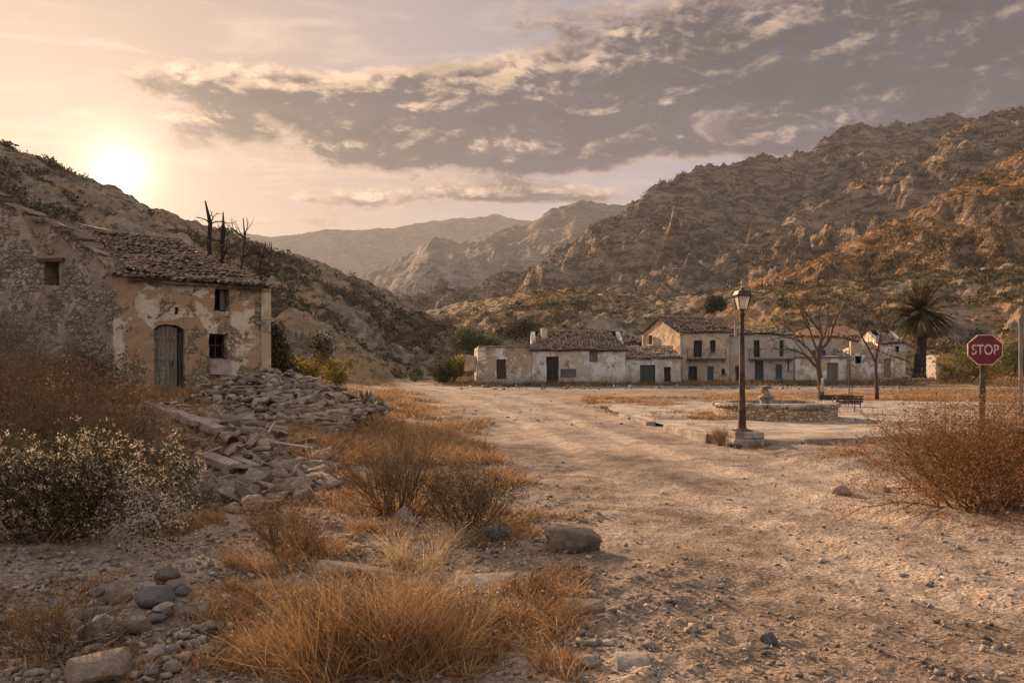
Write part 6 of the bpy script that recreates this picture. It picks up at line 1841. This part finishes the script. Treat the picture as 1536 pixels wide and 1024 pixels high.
boulder(540, 866, 130, 26, 'rubble_stone', 8, 'low grey outcrop across the grass behind the densest clump', 'boulder', 0.55, 0.0)
boulder(945, 1000, 58, 22, 'pale_stone', 1, 'pale flat stone sunk in the track edge among pebbles', 'boulder', 0.45, 0.0)
boulder(886, 1000, 34, 17, 'pale_stone', 0, 'smooth pale cobble beside the sunken flat stone', 'cobble', 0.25, 0.2)
boulder(1153, 968, 28, 20, 'dark_stone', 7, 'dark pointed stone alone on the track', 'cobble', 0.25, 0.2)
boulder(1262, 742, 30, 16, 'pink_stone', 6, 'pinkish stone near the big rusty bush', 'cobble', 0.3, 0.2)
boulder(1330, 738, 12, 10, 'pale_stone', 5, 'tiny white stone in front of the big rusty bush', 'cobble', 0.3, 0.2)
boulder(1105, 672, 30, 12, 'dark_stone', 3, 'dark broken stone fallen in front of the lamp plinth', 'cobble', 0.3, 0.2)
boulder(745, 812, 34, 22, 'dark_stone', 9, 'dark stone under the dark leafed bush', 'cobble', 0.3, 0.2)

# ------------------------------------------------------------------ scrub on the hills
def scrub(name, layname, n, smin, smax, leaves, seed, matn, du=(None, None), tr=(0, 1), lq=0.42, clump=0.0, label='low dark scrub dotted over the slope'):
    us, ts, V = LAY[layname]
    r = np.random.default_rng(seed)
    a = V[:-1, :-1]; ex = V[1:, :-1] - a; ey = V[:-1, 1:] - a
    w = np.linalg.norm(np.cross(ex, ey), axis=-1) / np.maximum(a[..., 1], 20) ** 1.3
    U = us[:-1][:, None] + 0 * w; T = ts[:-1][None, :] + 0 * w
    w = w * (U > (du[0] if du[0] is not None else -40)) * (U < (du[1] if du[1] is not None else 1580)) * (T >= tr[0]) * (T <= tr[1])
    dn = fbm(a[..., 0] + seed, a[..., 1], 30, 4)
    w = w * np.clip(0.12 + dn * 2.0 + clump, 0.015, 1.2)
    w = (w / w.sum()).ravel()
    c = r.choice(len(w), n, p=w); i, j = np.unravel_index(c, (a.shape[0], a.shape[1]))
    f1, f2 = r.uniform(0, 1, n)[:, None], r.uniform(0, 1, n)[:, None]
    P = a[i, j] + ex[i, j] * f1 + ey[i, j] * f2
    s = smin + (smax - smin) * r.uniform(0, 1, n) ** 2.2
    k = leaves; C = np.repeat(P, k, axis=0); ss = np.repeat(s, k)
    dr = unit(r.normal(size=(n * k, 3))); dr[:, 2] = np.abs(dr[:, 2]) * 1.0
    Q = C + dr * (ss * r.uniform(0.35, 1.0, n * k))[:, None] * np.array([1.0, 1.0, 0.75]) 
    np_obj(name, *leaf_quads(Q, ss * lq * r.uniform(0.7, 1.3, n * k), r, 1.3), matn, kind='stuff', label=label)
scrub('scrub', 'left_hillside', 9000, 0.35, 1.7, 26, 1, 'scrub_leaf')
scrub('scrub', 'left_hillside', 900, 0.8, 2.2, 50, 2, 'dark_leaf', tr=(0.0, 1.0), lq=0.3)
scrub('scrub', 'village_slope', 6500, 0.3, 1.2, 22, 3, 'scrub_leaf')
scrub('scrub', 'village_slope', 420, 0.9, 2.3, 60, 4, 'dark_leaf', lq=0.28)
scrub('scrub', 'village_slope', 1800, 0.3, 1.2, 22, 5, 'orange_scrub')
scrub('scrub', 'orange_spur', 8000, 0.5, 1.9, 18, 6, 'scrub_leaf')
scrub('scrub', 'orange_spur', 3000, 0.5, 1.6, 16, 7, 'orange_scrub')
scrub('scrub', 'rocky_spur', 9000, 0.9, 3.0, 12, 8, 'scrub_leaf')
scrub('scrub', 'rocky_mountain', 11000, 1.2, 4.2, 10, 9, 'scrub_leaf')
